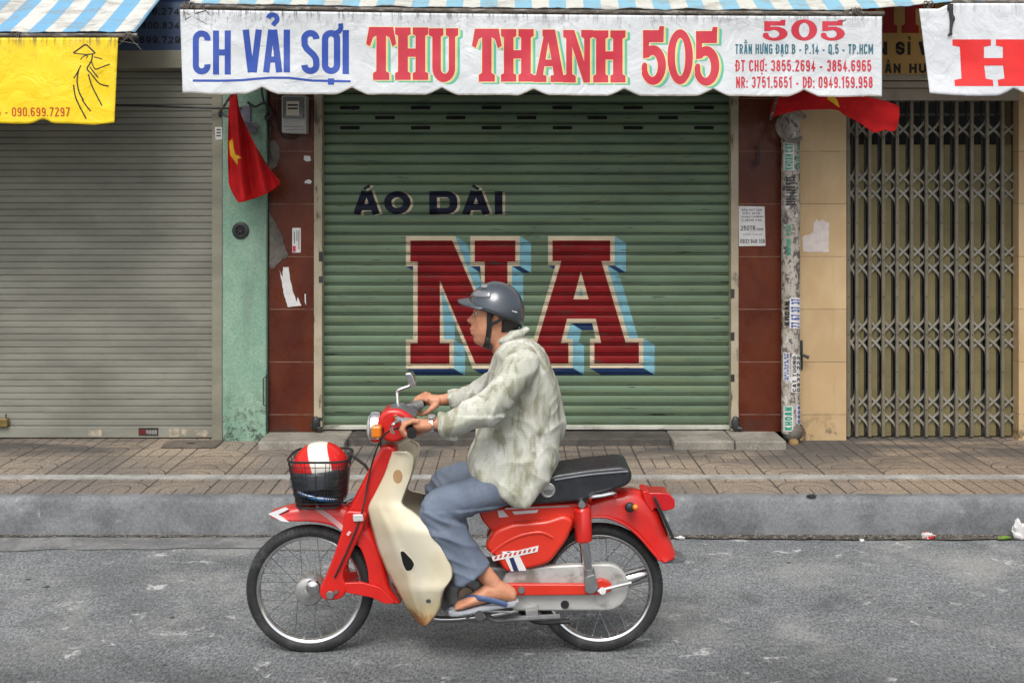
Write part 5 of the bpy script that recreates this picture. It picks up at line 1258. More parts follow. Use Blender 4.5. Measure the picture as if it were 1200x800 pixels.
part(bk, 'basket', 'black'); bsk = mb_.children[-1]
part(MB().tube([B(384, 588), B(404, 590), B(418, 584)], 0.008, 8), 'mounting_bracket', 'chrome', bsk); part(MB().tube([B(408, 530), B(428, 545), B(438, 560)], 0.006, 8), 'mounting_bracket', 'black', bsk)

# frame body, side cover, rear fender, tail
part(MB().bprism(fillet([(560, 599), (600, 593), (690, 588.5), (694, 596), (680, 612), (660, 622), (600, 624), (578, 624), (566, 612)], 6), -0.085, 0.085), 'body', 'bike_red_dark', bevel=0.022, seg=3)
bd_ = mb_.children[-1]
cov = fillet([(567, 642), (580, 621), (602, 613), (640, 610), (662, 603), (674, 610), (664, 634), (644, 660), (624, 666), (592, 671), (582, 654)], 7)
for sg in (-1, 1):
    m = MB().bprism(cov, -0.122, -0.03)
    if sg > 0: m.v = [Vector((v.x, 2 * BY - v.y, v.z)) for v in m.v]
    o = part(m, 'side_cover', 'bike_red_dark', bevel=0.022, seg=4)
    if sg < 0:
        cv = o
        r = MB(); r.tube(spline([B(576, 648, -.121), B(592, 636, -.123), B(612, 627, -.124), B(634, 624, -.124), B(648, 630, -.123)], 5), 0.006, 8, flat=0.4); part(r, 'pressed_rib', 'bike_red_dark', o)
part(MB().bprism([(588, 646), (606, 645), (617, 668), (599, 669)], -0.1235, -0.121), 'decal', 'decal_white', cv, smooth=False); dcl = cv.children[-1]
part(MB().bprism([(594, 646), (599, 646), (608, 668.5), (602, 668.8)], -0.1245, -0.1233), 'decal_band', 'decal_navy', dcl, smooth=False)
part(MB().bprism([(576, 652), (625, 640.5), (631, 639), (630, 646), (600, 653), (578, 657)], -0.1255, -0.1238), 'decal_band', 'decal_white', dcl, smooth=False)
fd = Flat()
for k in range(9): fd.poly([(579 + k * 5.6, -(655 - k * 1.15)), (582 + k * 5.6, -(654.4 - k * 1.15)), (583.4 + k * 5.6, -(650.6 - k * 1.15)), (580.4 + k * 5.6, -(651.4 - k * 1.15))])
part(cut_map(fd, lambda u, v, l: B(u, -v, -0.1262 - l)), 'decal_print', mat('decal_red_print', (0.5, 0.06, 0.05), 0.4), dcl, smooth=False, open_=True)
part(MB().bprism([(583, 598), (589, 597.5), (596, 605), (585, 606)], -0.0865, -0.084), 'white_mark', 'decal_white', bd_, smooth=False)
part(MB().bprism([(600, 599), (631, 597), (629, 600.5), (603, 602.5)], -0.0865, -0.084), 'white_mark', 'decal_white', bd_, smooth=False)
part(MB().bprism([(592, 595), (668, 592), (668, 593.4), (592, 596.5)], -0.088, -0.083), 'chrome_trim', 'chrome', bd_, smooth=False)
rf = [(646, 640, 651, 646), (655, 618, 662, 628), (668, 598, 675, 614), (688, 585, 692, 606.5), (712, 578, 712, 606.5), (735, 574, 733, 615), (754, 577, 750, 629), (768, 592, 761, 642), (778, 614, 768, 652), (787, 636, 774, 657), (793, 653, 779, 659)]
part(u_sweep(rf, 0.068), 'rear_fender', 'bike_red', solid=0.003, ang=60); rfe = mb_.children[-1]
lip = MB(); lip.tube(spline([B(x, y, -0.0735) for x, y in ((664, 625), (676, 612), (692, 606), (712, 606), (733, 615), (750, 629), (762, 643), (773, 656))], 4), 0.006, 8); part(lip, 'fender_lip', 'bike_red', rfe)
part(MB().bprism(fillet([(776, 648), (790, 651), (804, 656), (801, 659.5), (786, 660), (775, 660)], 3), -0.055, 0.055), 'mud_flap', 'grey_top', bevel=0.006)
part(MB().bprism(fillet([(756, 577), (783, 577.5), (791, 585), (791, 596), (778, 599), (764, 594)], 4), -0.058, 0.058), 'tail_light', 'red_lens', bevel=0.012, seg=3)
part(MB().bprism(fillet([(752, 576), (760, 575), (768, 594), (764, 600), (756, 588)], 3), -0.062, 0.062), 'tail_light_base', 'bike_red', bevel=0.008)
part(MB().bprism([(766, 583), (769, 583), (790, 628), (787, 631)], -0.085, 0.085), 'number_plate', 'black', bevel=0.003)
o = part(MB().ball(B(744.5, 594, -0.125), (0.012, 0.013, 0.012), 16, 10), 'indicator', 'orange_lens'); part(MB().tube([B(739, 594, -.07), B(739, 594, -.115)], 0.017, 12).ball(B(738, 594, -.118), (0.02, 0.014, 0.02), 14, 8), 'stem', 'black', o)
o = part(MB().ball(B(746, 594, 0.125), (0.018, 0.016, 0.018), 16, 10), 'indicator', 'orange_lens'); part(MB().tube([B(739, 594, .07), B(739, 594, .115)], 0.017, 12), 'stem', 'black', o)
# seat
st_o = fillet([(588, 593), (588, 580), (604, 566), (630, 563), (650, 556), (690, 550), (728, 546.5), (738, 548.5), (741, 556), (740, 563), (735, 569), (712, 577), (684, 587), (640, 591)], 7)
part(MB().bprism(st_o, -0.125, 0.125), 'seat', 'seat_vinyl', bevel=0.032, seg=4); sea = mb_.children[-1]
part(MB().tube(spline([B(650, 562, -.1265), B(690, 556, -.127), B(736, 552, -.1265)], 5), 0.0035, 6), 'edge_highlight', mat('seat_highlight', (0.2, 0.21, 0.23), 0.4), sea)  # pale strip standing in for the highlight along the seat's near edge
part(MB().lathe(B(642, 574, -0.1262), (0, -1, 0), [(0.029, -.004), (0.029, .002), (0.025, .004), (0.023, .002), (0.0, .002)], 30), 'emblem', 'alloy', sea)
part(MB().bprism([(635.5, 574), (648.5, 573.3), (647, 578), (642.5, 580), (638, 578)], -0.1305, -0.128), 'emblem_print', 'engine', sea, smooth=False)
part(MB().tube(spline([B(691, 586, -.10), B(693, 582, -.135), B(706, 580, -.14), B(719, 577.5, -.135), B(721, 580, -.10)], 5), 0.008, 8), 'grab_handle', 'chrome')
# shock absorbers
for sg in (-1, 1):
    d = lambda px, py, e=0: Vector((B(px, py, -.115).x, BY + sg * (0.115 + e), B(px, py, -.115).z))
    o = part(MB().tube([d(682, 594), d(682.5, 597), d(684, 632), d(684.2, 634)], [0.026, 0.034, 0.034, 0.028], 18), 'shock_cover', 'bike_red')
    part(MB().tube([d(684, 633), d(690, 668)], [0.020, 0.018], 14), 'shock_rod', 'chrome', o)
    part(MB().tube([d(690, 666), d(692, 686)], [0.021, 0.023], 14), 'lower_mount', 'engine', o)
    part(MB().lathe(d(681.5, 589, .0), (0, 1, 0), [(0, -.03), (.014, -.03), (.017, -.02), (.017, .02), (.014, .03), (0, .03)], 16), 'top_bolt', 'chrome', o)
# chain case, swing arm, engine, exhaust
cc = [(594, 668), (610, 664), (640, 662), (713, 660.5)] + arc(713, 687.5, 24, 27, 90, -90, 14)[1:-1]
cc = [(x, y if y else y) for x, y in [(594, 670), (640, 663), (700, 660.5)]] + [(712 + 25 * math.sin(R(a)), 688 - 27.5 * math.cos(R(a))) for a in range(8, 180, 12)] + [(700, 715.5), (640, 716), (602, 716), (588, 700), (588, 682)]
part(MB().bprism(cc, -0.098, -0.06), 'chain_case', 'silver', bevel=0.010, seg=3); ccs = mb_.children[-1]
part(MB().bprism(fillet([(592, 684), (690, 684.5), (704, 678), (716, 682), (718, 692), (706, 697), (592, 698)], 4), -0.128, -0.102), 'swing_arm', 'bike_red_dark', bevel=0.006); 
part(MB().bprism(fillet([(592, 684), (690, 684.5), (716, 682), (718, 692), (706, 697), (592, 698)], 4), -0.128, -0.102).__class__().bprism(fillet([(592, 684), (716, 683), (718, 692), (592, 698)], 4), 0.10, 0.125), 'swing_arm', 'bike_red_dark', bevel=0.006)
part(MB().lathe(B(611, 691, -.13), (0, -1, 0), [(0, .006), (.012, .006), (.014, 0)], 14), 'bolt', 'engine', ccs); part(MB().lathe(B(662, 708, -.1), (0, -1, 0), [(0, .003), (.015, .003), (.017, 0)], 14), 'inspection_plug', 'black', ccs)
part(MB().tube([B(700, 692, -.125), B(740, 682, -.125)], 0.008, 8).tube([B(706, 692, -.14), B(706, 692, -.10)], 0.014, 10), 'chain_adjuster', 'alloy')
part(MB().bprism(fillet([(686, 676), (697, 672), (702, 690), (694, 697), (685, 694)], 3), -0.145, -0.128), 'axle_bracket', 'engine', bevel=0.005)
eng = MB().lathe(B(546, 695, -.125), (0, -1, 0), [(.0, .018), (.03, .018), (.034, .010), (.06, .010), (.075, .004), (.088, -.012), (.09, -.06)], 36)
part(eng, 'engine_cover', 'engine'); ec = mb_.children[-1]
part(MB().lathe(B(546, 695, -.143), (0, -1, 0), [(.0, .004), (.024, .004), (.027, 0)], 24), 'cover_cap', mat('worn_brass_cap', (0.33, 0.25, 0.17), 0.45, 0.5), ec)
part(MB().bprism(fillet([(500, 676), (540, 664), (600, 664), (612, 690), (600, 716), (520, 718), (505, 704)], 8), -0.075, 0.08), 'engine', 'engine', bevel=0.015); en = mb_.children[-1]
fin = MB()
for k in range(7): fin.box(B(478 + k * 5, 690).x, B(478 + k * 5, 690).x + 0.005, BY - .065, BY + .065, B(0, 706).z, B(0, 668).z)
part(fin, 'cooling_fins', 'engine', en, smooth=False)
part(MB().tube(spline([B(436, 605), B(456, 650), B(500, 676), B(556, 676), B(588, 660), B(600, 630)], 6), 0.028, 12), 'frame_tube', 'bike_red_dark')
part(MB().tube(spline([B(480, 690, .05), B(500, 722, .09), B(560, 722, .12), B(640, 706, .135), B(752, 673, .14), B(757, 671.5, .14)], 6), [0.014] * 12 + [0.02] * 5 + [0.033] * 13 + [0.02], 14), 'exhaust', 'chrome')
part(MB().tube([B(566, 722, -.25), B(566, 722, .02)], 0.010, 10).tube([B(548, 722, .02), B(548, 722, .28)], 0.010, 10), 'footrest_bar', 'engine'); fb = mb_.children[-1]
part(MB().tube([B(562, 721, -.27), B(562, 721, -.16)], 0.019, 12), 'rubber_peg', 'black', fb)
part(MB().tube(spline([B(566, 716, -.11), B(580, 726, -.13), B(612, 724, -.13), B(656, 722, -.13)], 4), 0.011, 8), 'side_stand', 'engine')
part(MB().tube([B(528, 716, -.15), B(556, 715, -.155), B(600, 716.5, -.15)], 0.006, 8), 'gear_pedal', 'alloy'); gp = mb_.children[-1]
part(MB().tube([B(526, 716, -.19), B(526, 716, -.13)], 0.011, 10), 'pedal_rubber', 'black', gp)
part(MB().bprism([(616, 716), (630, 715), (631, 722), (617, 723)], -0.135, -0.105), 'stand_lug', 'alloy', smooth=False)
part(MB().tube(spline([B(610, 716, -.02), B(630, 728, -.08), B(668, 727, -.09)], 5), 0.011, 8), 'centre_stand', 'black')

# ------------------------------------------------------------------ the helmet riding in the basket
def helmet_mat():
    N = NT('red_white_helmet_shell'); v = N.coord('Object'); x, y, z = N.sep(v)
    k = N.math('ADD', x, N.math('MULTIPLY', z, 0.37))
    s_ = N.ramp(N.math('ABSOLUTE', N.math('ADD', k, -0.074)), 0.041, 0.039)
    c = N.mix(s_, lin((0.62, 0.014, 0.012)), lin((0.74, 0.70, 0.62)))
    low = N.ramp(N.math('ADD', z, N.math('MULTIPLY', x, -0.20)), 0.118, 0.116)
    c = N.mix(low, c, lin((0.016, 0.016, 0.018)))
    return N.fin(c, 0.22, 0, 0.5)
hx = B(376, 588); hz0 = B(376, 586).z
ht = thing('helmet', 'red and white full face helmet with a dark visor lying in the front basket', 'helmet', (hx.x, BY, hz0))
sh = MB().ball((hx.x, BY, hz0 + 0.118), (0.118, 0.118, 0.118), 40, 28)
for i, v in enumerate(sh.v):
    dz = v.z - (hz0 + 0.118)
    if dz < 0:                                        # the chin guard carries on straight down before it turns under
        t = min(1, -dz / 0.118); rad = math.sqrt(max(1e-4, 1 - t * t)); k = (1 - 0.10 * t - 0.25 * max(0, t - .75)) / max(rad, .25)
        sh.v[i] = Vector((hx.x + (v.x - hx.x) * k, BY + (v.y - BY) * k, max(v.z, hz0 + 0.008)))
build(sh, 'shell', helmet_mat(), ht)
vis = MB(); rings = []
for i in range(9):
    e = -20 + 34 * i / 8; row = []
    for k in range(25):
        a = -72 + 118 * k / 24
        r_ = 1.035
        zz = 0.118 * math.sin(R(e + (k - 12) * 0.45)) * r_; cr_ = math.cos(R(e))
        row.append((hx.x + 0.118 * r_ * cr_ * math.sin(R(a)) , BY - 0.118 * r_ * cr_ * math.cos(R(a)), hz0 + 0.104 + zz))
    rings.append(row)
build(vis.loft(rings, caps=False, closed=False), 'visor', mat('smoke_visor', (0.05, 0.055, 0.065), 0.08, 0, 0.1, 10, coat=0.8), ht, solid=0.003, ang=60, open_=True)
bandm = MB(); rings = []
for e0 in (0, 1):
    rings.append([(hx.x + 0.125 * math.cos(R(-30)) * math.sin(R(a)), BY - 0.1285 * math.cos(R(-24)) * math.cos(R(a)), hz0 + 0.068 - 0.0145 * e0 - (a + 70) * 0.00034) for a in range(-70, 56, 6)])
bo = build(bandm.loft(rings, caps=False, closed=False), 'blue_stripe', mat('helmet_blue_stripe', (0.03, 0.22, 0.60), 0.3), ht, solid=0.002, open_=True)
bandm = MB(); rings = []
for e0 in (0, 1):
    rings.append([(hx.x + 0.127 * math.cos(R(-30)) * math.sin(R(a)), BY - 0.1305 * math.cos(R(-24)) * math.cos(R(a)), hz0 + 0.0665 - 0.0055 * e0 - (a + 70) * 0.00034) for a in range(-66, 52, 6)])
build(bandm.loft(rings, caps=False, closed=False), 'white_stripe', M['decal_white'], bo, solid=0.0015, open_=True)

# ================================================================== the rider
def remesh(mb, voxel, smooth=3, factor=0.5):
    me = bpy.data.meshes.new('tmp'); me.from_pydata([tuple(v) for v in mb.v], [], mb.f); me.validate()
    bm = bmesh.new(); bm.from_mesh(me); bmesh.ops.recalc_face_normals(bm, faces=bm.faces); bm.to_mesh(me); bm.free()
    o = bpy.data.objects.new('tmp', me); COL.objects.link(o)
    k = o.modifiers.new('r', 'REMESH'); k.mode = 'VOXEL'; k.voxel_size = voxel; k.use_smooth_shade = True
    k = o.modifiers.new('s', 'SMOOTH'); k.iterations = smooth; k.factor = factor
    out = bpy.data.meshes.new_from_object(o.evaluated_get(bpy.context.evaluated_depsgraph_get()))
    bpy.data.objects.remove(o); return out
def displace(me, fn):
    nn = [v.normal.copy() for v in me.vertices]
    for v, n_ in zip(me.vertices, nn): v.co += n_ * fn(v.co, n_)
    me.update()
def place_mesh(me, name, m, parent=None, loc=None):
    base = Vector(loc) if loc is not None else world_loc(parent)
    me.transform(Matrix.Translation(-base)); me.name = name
    o = link(name, me, parent, loc); me.materials.clear(); me.materials.append(m)
    me.polygons.foreach_set('use_smooth', [True] * len(me.polygons)); return o
def MI(p): return Vector((p.x, 2 * BY - p.y, p.z))           # the rider's other side
def ML(p): return Vector((p.x - 0.085 * min(1, max(0, (0.60 - p.z) / 0.22)) if p.z < .60 else p.x, 2 * BY - p.y, p.z))   # far foot sits further forward
def mirror_mb(mb, f, MI=MI):
    a = MB(); f(a); o = MB(); o.v = list(a.v); o.f = list(a.f)
    mb.add(a.v, a.f); mb.add([MI(v) for v in a.v], [list(reversed(q)) for q in a.f])

body = MB()
HD = [(334, 574, 597, .020, 0, .01), (337, 567, 602, .045, 0, .01), (342, 560.5, 606, .061, 0, .01), (349, 557, 609, .071, 0, .01), (356, 555.5, 610.5, .0755, 0, .01), (360.5, 554.6, 610.5, .0765, 1.0, .03), (363.5, 555.2, 610, .0765, 0.6, .012), (366.5, 556.8, 609.5, .076, 2.6, .0085), (370, 556.6, 609, .0755, 5.6, .0095), (373.5, 555.8, 608, .0745, 8.6, .012), (376, 555.2, 607, .0735, 9.0, .0145), (378.2, 554.9, 606.5, .0725, 6.0, .0155), (380, 554.6, 606, .0715, 2.0, .012), (382.5, 554.2, 605, .070, 2.2, .022), (385, 554.0, 604, .068, 4.2, .021), (386.6, 554.0, 603.5, .067, 3.4, .021), (387.6, 554.3, 603, .066, 1.2, .02), (389, 554.2, 602, .0645, 3.4, .02), (391, 554.6, 601.5, .062, 3.2, .019), (393.5, 555.6, 600.5, .0585, 0.8, .018), (396.5, 556.2, 599, .0545, 1.6, .018), (400, 557, 597, .048, 2.0, .018), (403, 559.5, 595, .039, 1.0, .018), (405.5, 564, 592, .025, 0, .018)]
rings = []
for y, xf, xb, hw, pr, wn in HD:
    f_, b_ = B(xf, y), B(xb, y); cx = f_.x * .52 + b_.x * .48; row = []
    for k in range(56):
        a = 2 * math.pi * k / 56; ca, sa = math.cos(a), math.sin(a); e = 0.86
        X = cx + (-(cx - f_.x) if ca > 0 else (b_.x - cx)) * abs(ca) ** e; Yo = hw * math.copysign(abs(sa) ** e, sa)
        if ca > 0:
            X -= pr / 291.5 * math.exp(-(Yo / wn) ** 2) * ca
            X += 0.0065 * math.exp(-((y - 366.5) / 2.6) ** 2) * math.exp(-((abs(Yo) - 0.032) / 0.013) ** 2)      # eye sockets
            X -= 0.004 * math.exp(-((y - 373) / 4.0) ** 2) * math.exp(-((abs(Yo) - 0.046) / 0.014) ** 2)          # cheekbones
            X += 0.004 * math.exp(-((y - 386) / 6.0) ** 2) * math.exp(-((abs(Yo) - 0.045) / 0.014) ** 2)          # hollow cheeks
        row.append(Vector((X, BY + Yo, f_.z)))
    rings.append(row)
body.loft(list(reversed(rings)))
body.tube([B(586, 384), B(589, 396), B(594, 408), B(602, 424)], [.056, .056, .060, .075], 22)
def ear(m): m.ball(B(583.5, 372, -.079), (.016, .009, .030), 14, 10, Matrix.Rotation(R(-12), 3, 'Y'))
mirror_mb(body, ear)
body.tube([B(604, 424), B(610, 470), B(612, 520), B(618, 556)], [.085, .105, .10, .11], 22)
def limb(m):
    m.tube([B(604, 422, -.03), B(612, 424, -.15), B(600, 446, -.225), B(577, 475, -.27), B(545, 488, -.28), B(512, 496.5, -.284), B(500, 498.5, -.286)], [.05, .045, .038, .032, .029, .024, .023], 14)
    # hand closed round the grip: palm, four fingers, thumb
    m.tube([B(506, 497.5, -.286), B(499, 498.3, -.288), B(490, 497.5, -.290), B(484.5, 495.5, -.290)], [.022, .024, .025, .016], 14, flat=1.55, up=(0, 0, 1))
    for i in range(4):
        d = -.250 - i * .0235; L = (1.0, 1.08, 1.03, .86)[i]; c = Vector((481, 503)); 
        pts = [(491, 494.5), (484.5, 492.8), (473.8, 496.2), (470.8, 503.5), (474.5, 510.0), (481.0, 511.2)]
        pts = [(c.x + (x - c.x) * (L if j > 1 else 1), c.y + (y - c.y) * (L if j > 1 else 1)) for j, (x, y) in enumerate(pts)]
        m.tube([B(x, y, d) for x, y in pts], [.0098, .0104, .0094, .0088, .0080, .0066], 10)
        m.ball(B(484.5, 492.8, d), .0108, 10, 8)
    m.tube([B(502, 500.5, -.262), B(496, 504, -.246), B(489, 508.5, -.236), B(481, 511.5, -.232)], [.015, .0125, .0105, .008], 10)
    # leg down to the bare foot
    m.tube([B(616, 558, -.08), B(565, 574, -.145), B(516, 597, -.18), B(532, 622, -.175), B(556, 658, -.168), B(578, 683, -.168), B(584, 694, -.168)], [.05, .045, .040, .042, .036, .031, .03], 16)
    FT = [(605.5, 697, 3.5, .014, -.168), (603, 696.5, 7.5, .027, -.168), (596, 694.5, 10.5, .033, -.168), (586, 692.5, 13, .034, -.169), (574, 694, 12.5, .034, -.171), (563, 698.5, 10.2, .038, -.174), (552, 703, 7.6, .044, -.177), (543, 706.8, 5.6, .047, -.179), (537, 708.8, 4.2, .045, -.180), (533.5, 709.8, 2.6, .036, -.181)]
    rings = []
    for x, y, hh, hw, d in FT:
        c = B(x, y, d)
        rings.append([c + Vector((0, hw * math.cos(q), hh / 300 * math.sin(q) * (1.0 if math.sin(q) > 0 else .85))) for q in (2 * math.pi * k / 18 for k in range(18))])
    m.loft(rings)
    for i in range(5):
        dd = -.140 - i * .0195; x0 = 531.5 + i * 1.6 + (1.2 if i == 0 else 0); rr = .0125 if i == 0 else .0085
        m.tube([B(x0 + 9, 707.8, dd), B(x0 + 3, 709.6, dd), B(x0, 711, dd)], [rr, rr, rr * .8], 10)
mirror_mb(body, limb, ML)
def skin_mat():
    N = NT('skin'); v = N.coord('World')
    c = N.mix(N.ramp(N.noise(v, 16, 4), 0.35, 0.65), lin((0.50, 0.215, 0.12)), lin((0.60, 0.29, 0.175)))
    c = N.mix(N.math('MULTIPLY', N.ramp(N.noise(v, 55, 3), 0.5, 0.7), 0.25), c, lin((0.30, 0.11, 0.07)))
    N.b.inputs['Subsurface Weight'].default_value = 0.12; N.b.inputs['Subsurface Radius'].default_value = (0.010, 0.004, 0.002)
    N.bump(N.noise(v, 220, 3), 0.12, 0.002)
    return N.fin(c, 0.48, 0, 0.4)
M['skin'] = skin_mat()
person = place_mesh(remesh(body, 0.0042, 3), 'person', M['skin'], None, loc=B(618, 545))
tag(person, 'rider in patterned pale shirt and blue grey trousers wearing a dark half helmet', 'person')

# clothes
def ridge(v): return 1 - abs(noise.noise(v)) * 2
shirt = MB()
TS = [(387, 596, 608, .052), (391, 593, 612, .062), (396, 590, 618, .072), (402, 587, 627, .10), (410, 583, 637, .15), (420, 579.5, 645, .184), (440, 575, 655.5, .192), (465, 571, 662, .186), (490, 566, 664, .182), (515, 559, 660, .184), (533, 552, 655, .196), (546, 550, 650, .204), (553, 556, 647, .206), (560, 566, 643, .207), (568, 578, 637, .206), (575, 589, 631, .203), (579.5, 598, 624, .196)]
rings = []
rows_ = [tuple(q) for q in spline([Vector(t) for t in TS], 3)]
rows_ += [(578, 596, 624, .185), (570, 588, 630, .17), (560, 582, 632, .15)]             # turned up inside the hem
for i, (y, xf, xb, hw) in enumerate(rows_):
    f_, b_ = B(xf, y), B(xb - 4 * min(1, max(0, (y - 400) / 30)), y); cx = (f_.x + b_.x) / 2; e = .85 - .35 * min(1, max(0, (y - 500) / 60))
    rings.append([Vector((cx + (b_.x - f_.x) / 2 * math.copysign(abs(math.cos(q)) ** e, math.cos(q)), BY + hw * math.copysign(abs(math.sin(q)) ** e, math.sin(q)), f_.z)) for q in (2 * math.pi * k / 64 for k in range(64))])
shirt.loft(list(reversed(rings)))
def sleeve(m):
    pts = [B(604, 420, -.10), B(613, 425, -.165), B(598, 449, -.232), B(578, 474, -.272), B(552, 487, -.282), B(534, 494.5, -.285), B(519, 498, -.285), B(517, 498.3, -.285), B(522, 497.5, -.285), B(535, 494, -.285)]
    m.tube(spline(pts[:7], 4) + pts[7:], [.066, .067, .068, .068, .067, .066, .064, .062, .060, .059, .058, .057, .057, .056, .056, .055, .054, .053, .052, .051, .049, .048, .047, .046, .045] + [.044, .034, .030], 20)
mirror_mb(shirt, sleeve)
shirt.tube([B(524, 508, -.285), B(531, 511, -.287), B(536, 514.5, -.285)], [.02, .016, .006], 10)         # loose corner of the open cuff
# standing collar
cr_ = []
for k in range(28):
    q = 2 * math.pi * k / 28
    cr_.append(B(600 + 15 * math.cos(q), 392 - 6.0 * math.cos(q)) + Vector((0, .060 * math.sin(q), 0)))
shirt.tube(cr_ + cr_[:1], .0095, 8, flat=2.2)
sm = remesh(shirt, 0.0052, 3)
def crease(v, k=2.6): return max(0.0, 1 - abs(noise.noise(v)) * k) ** 1.6
def shirt_fold(p, n_):
    q = p - Vector((0, BY, 0))
    wv = Vector((noise.noise(q * 3.1), noise.noise(q * 3.1 + Vector((7, 0, 0))), noise.noise(q * 3.1 + Vector((0, 9, 0))))) * .10
    q = q + wv
    r = Vector((q.x * .75 + q.z * .66, q.y * .6, -q.x * .66 + q.z * .75))
    arm = min(1, max(0, (abs(q.y) - .17) / .06)) * (1 if p.z > 1.0 else 0)
    w1 = crease(Vector((r.x * 3.0, q.y * 3.0, r.z * 11)))                 # along the sleeve
    w2 = crease(Vector((r.x * 13, q.y * 4, r.z * 4 + 9)))                 # across the sleeve
    w3 = crease(Vector((q.x * 10 + q.z * 3.2, q.y * 4 + 4, q.z * 2.4)))   # hanging folds of the body
    w4 = crease(Vector((q.x * 5 - q.z * 6, q.y * 4 + 14, q.z * 7 + q.x * 5)), 3.2)
    return 0.012 * w1 * (.35 + .65 * arm) - 0.008 * w2 * arm + 0.012 * w3 * (1 - arm) + 0.005 * w4 * (1 - .5 * arm) + 0.006 * noise.noise(q * 6) - .004
displace(sm, shirt_fold)
def shirt_mat():
    N = NT('printed_shirt_cloth'); v = N.coord('World', (1.0, 1.0, 0.62)); w = N.coord('World')
    a = N.noise(N.coord('World', (1, 1, .36)), 17, 4, 0.6, 0.4); b = N.noise(N.coord('World', (1, 1, .25)), 42, 4, 0.65, 0.2)
    c = N.mix(N.ramp(N.noise(w, 5, 3), 0.35, 0.65), lin((0.46, 0.465, 0.395)), lin((0.60, 0.60, 0.54)))
    c = N.mix(N.math('MULTIPLY', N.ramp(a, 0.45, 0.63), 0.72), c, lin((0.185, 0.175, 0.095)))
    c = N.mix(N.math('MULTIPLY', N.ramp(b, 0.48, 0.62), 0.3), c, lin((0.30, 0.30, 0.22)))
    c = N.mix(N.math('MULTIPLY', N.ramp(N.noise(v, 14, 3, 0.5, 0.4), 0.55, 0.70), 0.7), c, lin((0.68, 0.68, 0.63)))
    st = N.math('ABSOLUTE', N.math('ADD', N.math('FRACT', N.math('MULTIPLY', N.sep(w)[2], 95)), -0.5))
    c = N.mul(c, N.ramp(st, 0.1, 0.4, 0.97, 1.03))
    N.bump(N.math('ADD', N.noise(w, 420, 2), N.math('MULTIPLY', N.noise(N.coord('World', (1, 1, .4)), 26, 3), 2.0)), 0.22, 0.004)
    return N.fin(c, 0.85, 0, 0.2)
so_ = place_mesh(sm, 'shirt', shirt_mat(), person)
tr = MB()
tr.ball(B(622, 560, 0), (.09, .14, .085), 26, 16)
def leg_(m):
    up = [B(622, 560, -.07), B(598, 567, -.105), B(562, 577, -.145), B(530, 588, -.172), B(512.5, 599, -.183), B(517, 613, -.181), B(530, 634, -.176), B(543, 655, -.170), B(553.5, 671.5, -.167)]
    dn = [B(555, 673.5, -.167), B(551, 668, -.167), B(543, 655, -.17)]
    pts = spline(up, 3); n_ = len(pts); key = [.076, .078, .078, .075, .070, .070, .072, .074, .078]
    rr = []
    for i in range(n_):
        t = i / 3; a = int(min(t, 7)); rr.append(key[a] + (key[a + 1] - key[a]) * (t - a))
    m.tube(pts + dn, rr + [.074, .062, .056], 22)
mirror_mb(tr, leg_, ML)
tm = remesh(tr, 0.0052, 3)
def trouser_fold(p, n_):
    q = p - Vector((0, BY, 0)); k = B(512, 598); 
    thigh = 1 if q.z > .62 else 0
    d = (Vector((q.x, 0, q.z)) - Vector((k.x, 0, k.z))).length
    q = q + Vector((noise.noise(q * 4), 0, noise.noise(q * 4 + Vector((3, 3, 3))))) * .05
    near = max(.3, 1 - d / .30)
    w1 = crease(Vector((q.x * 3.0, q.y * 2.5, q.z * 15 + q.x * 6)), 2.2)                # pulled folds at knee and hip
    w2 = crease(Vector((q.x * 11 + q.z * 5, q.y * 5 + 3, q.z * 3.0)), 2.6)               # long folds down the shin
    return 0.015 * w1 * near + 0.009 * w2 * (0 if thigh else 1) + .005 * noise.noise(q * 8) - .006
displace(tm, trouser_fold)
M['denim'] = mat('blue_grey_cloth', (0.135, 0.165, 0.22), 0.85, 0, 0.12, 7, ((0.22, 0.25, 0.30), 0.4), (0.5, 0.7), 9, (1, 1, 1), 0.15, 400, spec=0.2, space='World')
place_mesh(tm, 'trousers', M['denim'], person)
# helmet
HC = B(581, 366); AX, AYh, AZ = 32.6 / 291.5, .102, 35.2 / 291.5
def emin(a):
    a = abs(a) % 360; a = 360 - a if a > 180 else a
    ks = [(0, 25), (45, 15), (90, 2), (135, -13), (180, -27)]
    for (a0, e0), (a1, e1) in zip(ks, ks[1:]):
        if a0 <= a <= a1: return e0 + (e1 - e0) * (a - a0) / (a1 - a0)
def hp(a, e, s_=1.0): return HC + Vector((-AX * math.cos(R(e)) * math.cos(R(a)), -AYh * math.cos(R(e)) * math.sin(R(a)), AZ * math.sin(R(e)))) * s_
rings = []
for j in range(17):
    row = []
    for k in range(56):
        a = 360 * k / 56; e0 = emin(a); e = e0 + (89 - e0) * j / 16; row.append(hp(a, e))
    rings.append(row)
M['helmet'] = mat('slate_helmet', (0.055, 0.066, 0.082), 0.3, 0.2, 0.08, 5, coat=0.5)
he = build(MB().loft(rings, caps=False), 'helmet', M['helmet'], person, solid=0.010, ang=70)
rim = [hp(a, emin(a), 1.0) for a in range(0, 361, 6)]
build(MB().tube(rim, .0065, 8), 'rim_trim', M['black'], he)
pk = []
for t in range(9):
    row = []
    for k in range(25):
        a = -66 + 132 * k / 24; p = hp(a, emin(a) + 1, 1.02); L = 0.050 * max(0, math.cos(R(a * 90 / 70))) ** .7
        row.append(p + Vector((-L * t / 8, 0, -0.006 * (t / 8) ** 2 + .002)))
    pk.append(row)
build(MB().loft(pk, caps=False, closed=False), 'peak', M['helmet'], he, solid=0.005, ang=60, open_=True)
gb = []
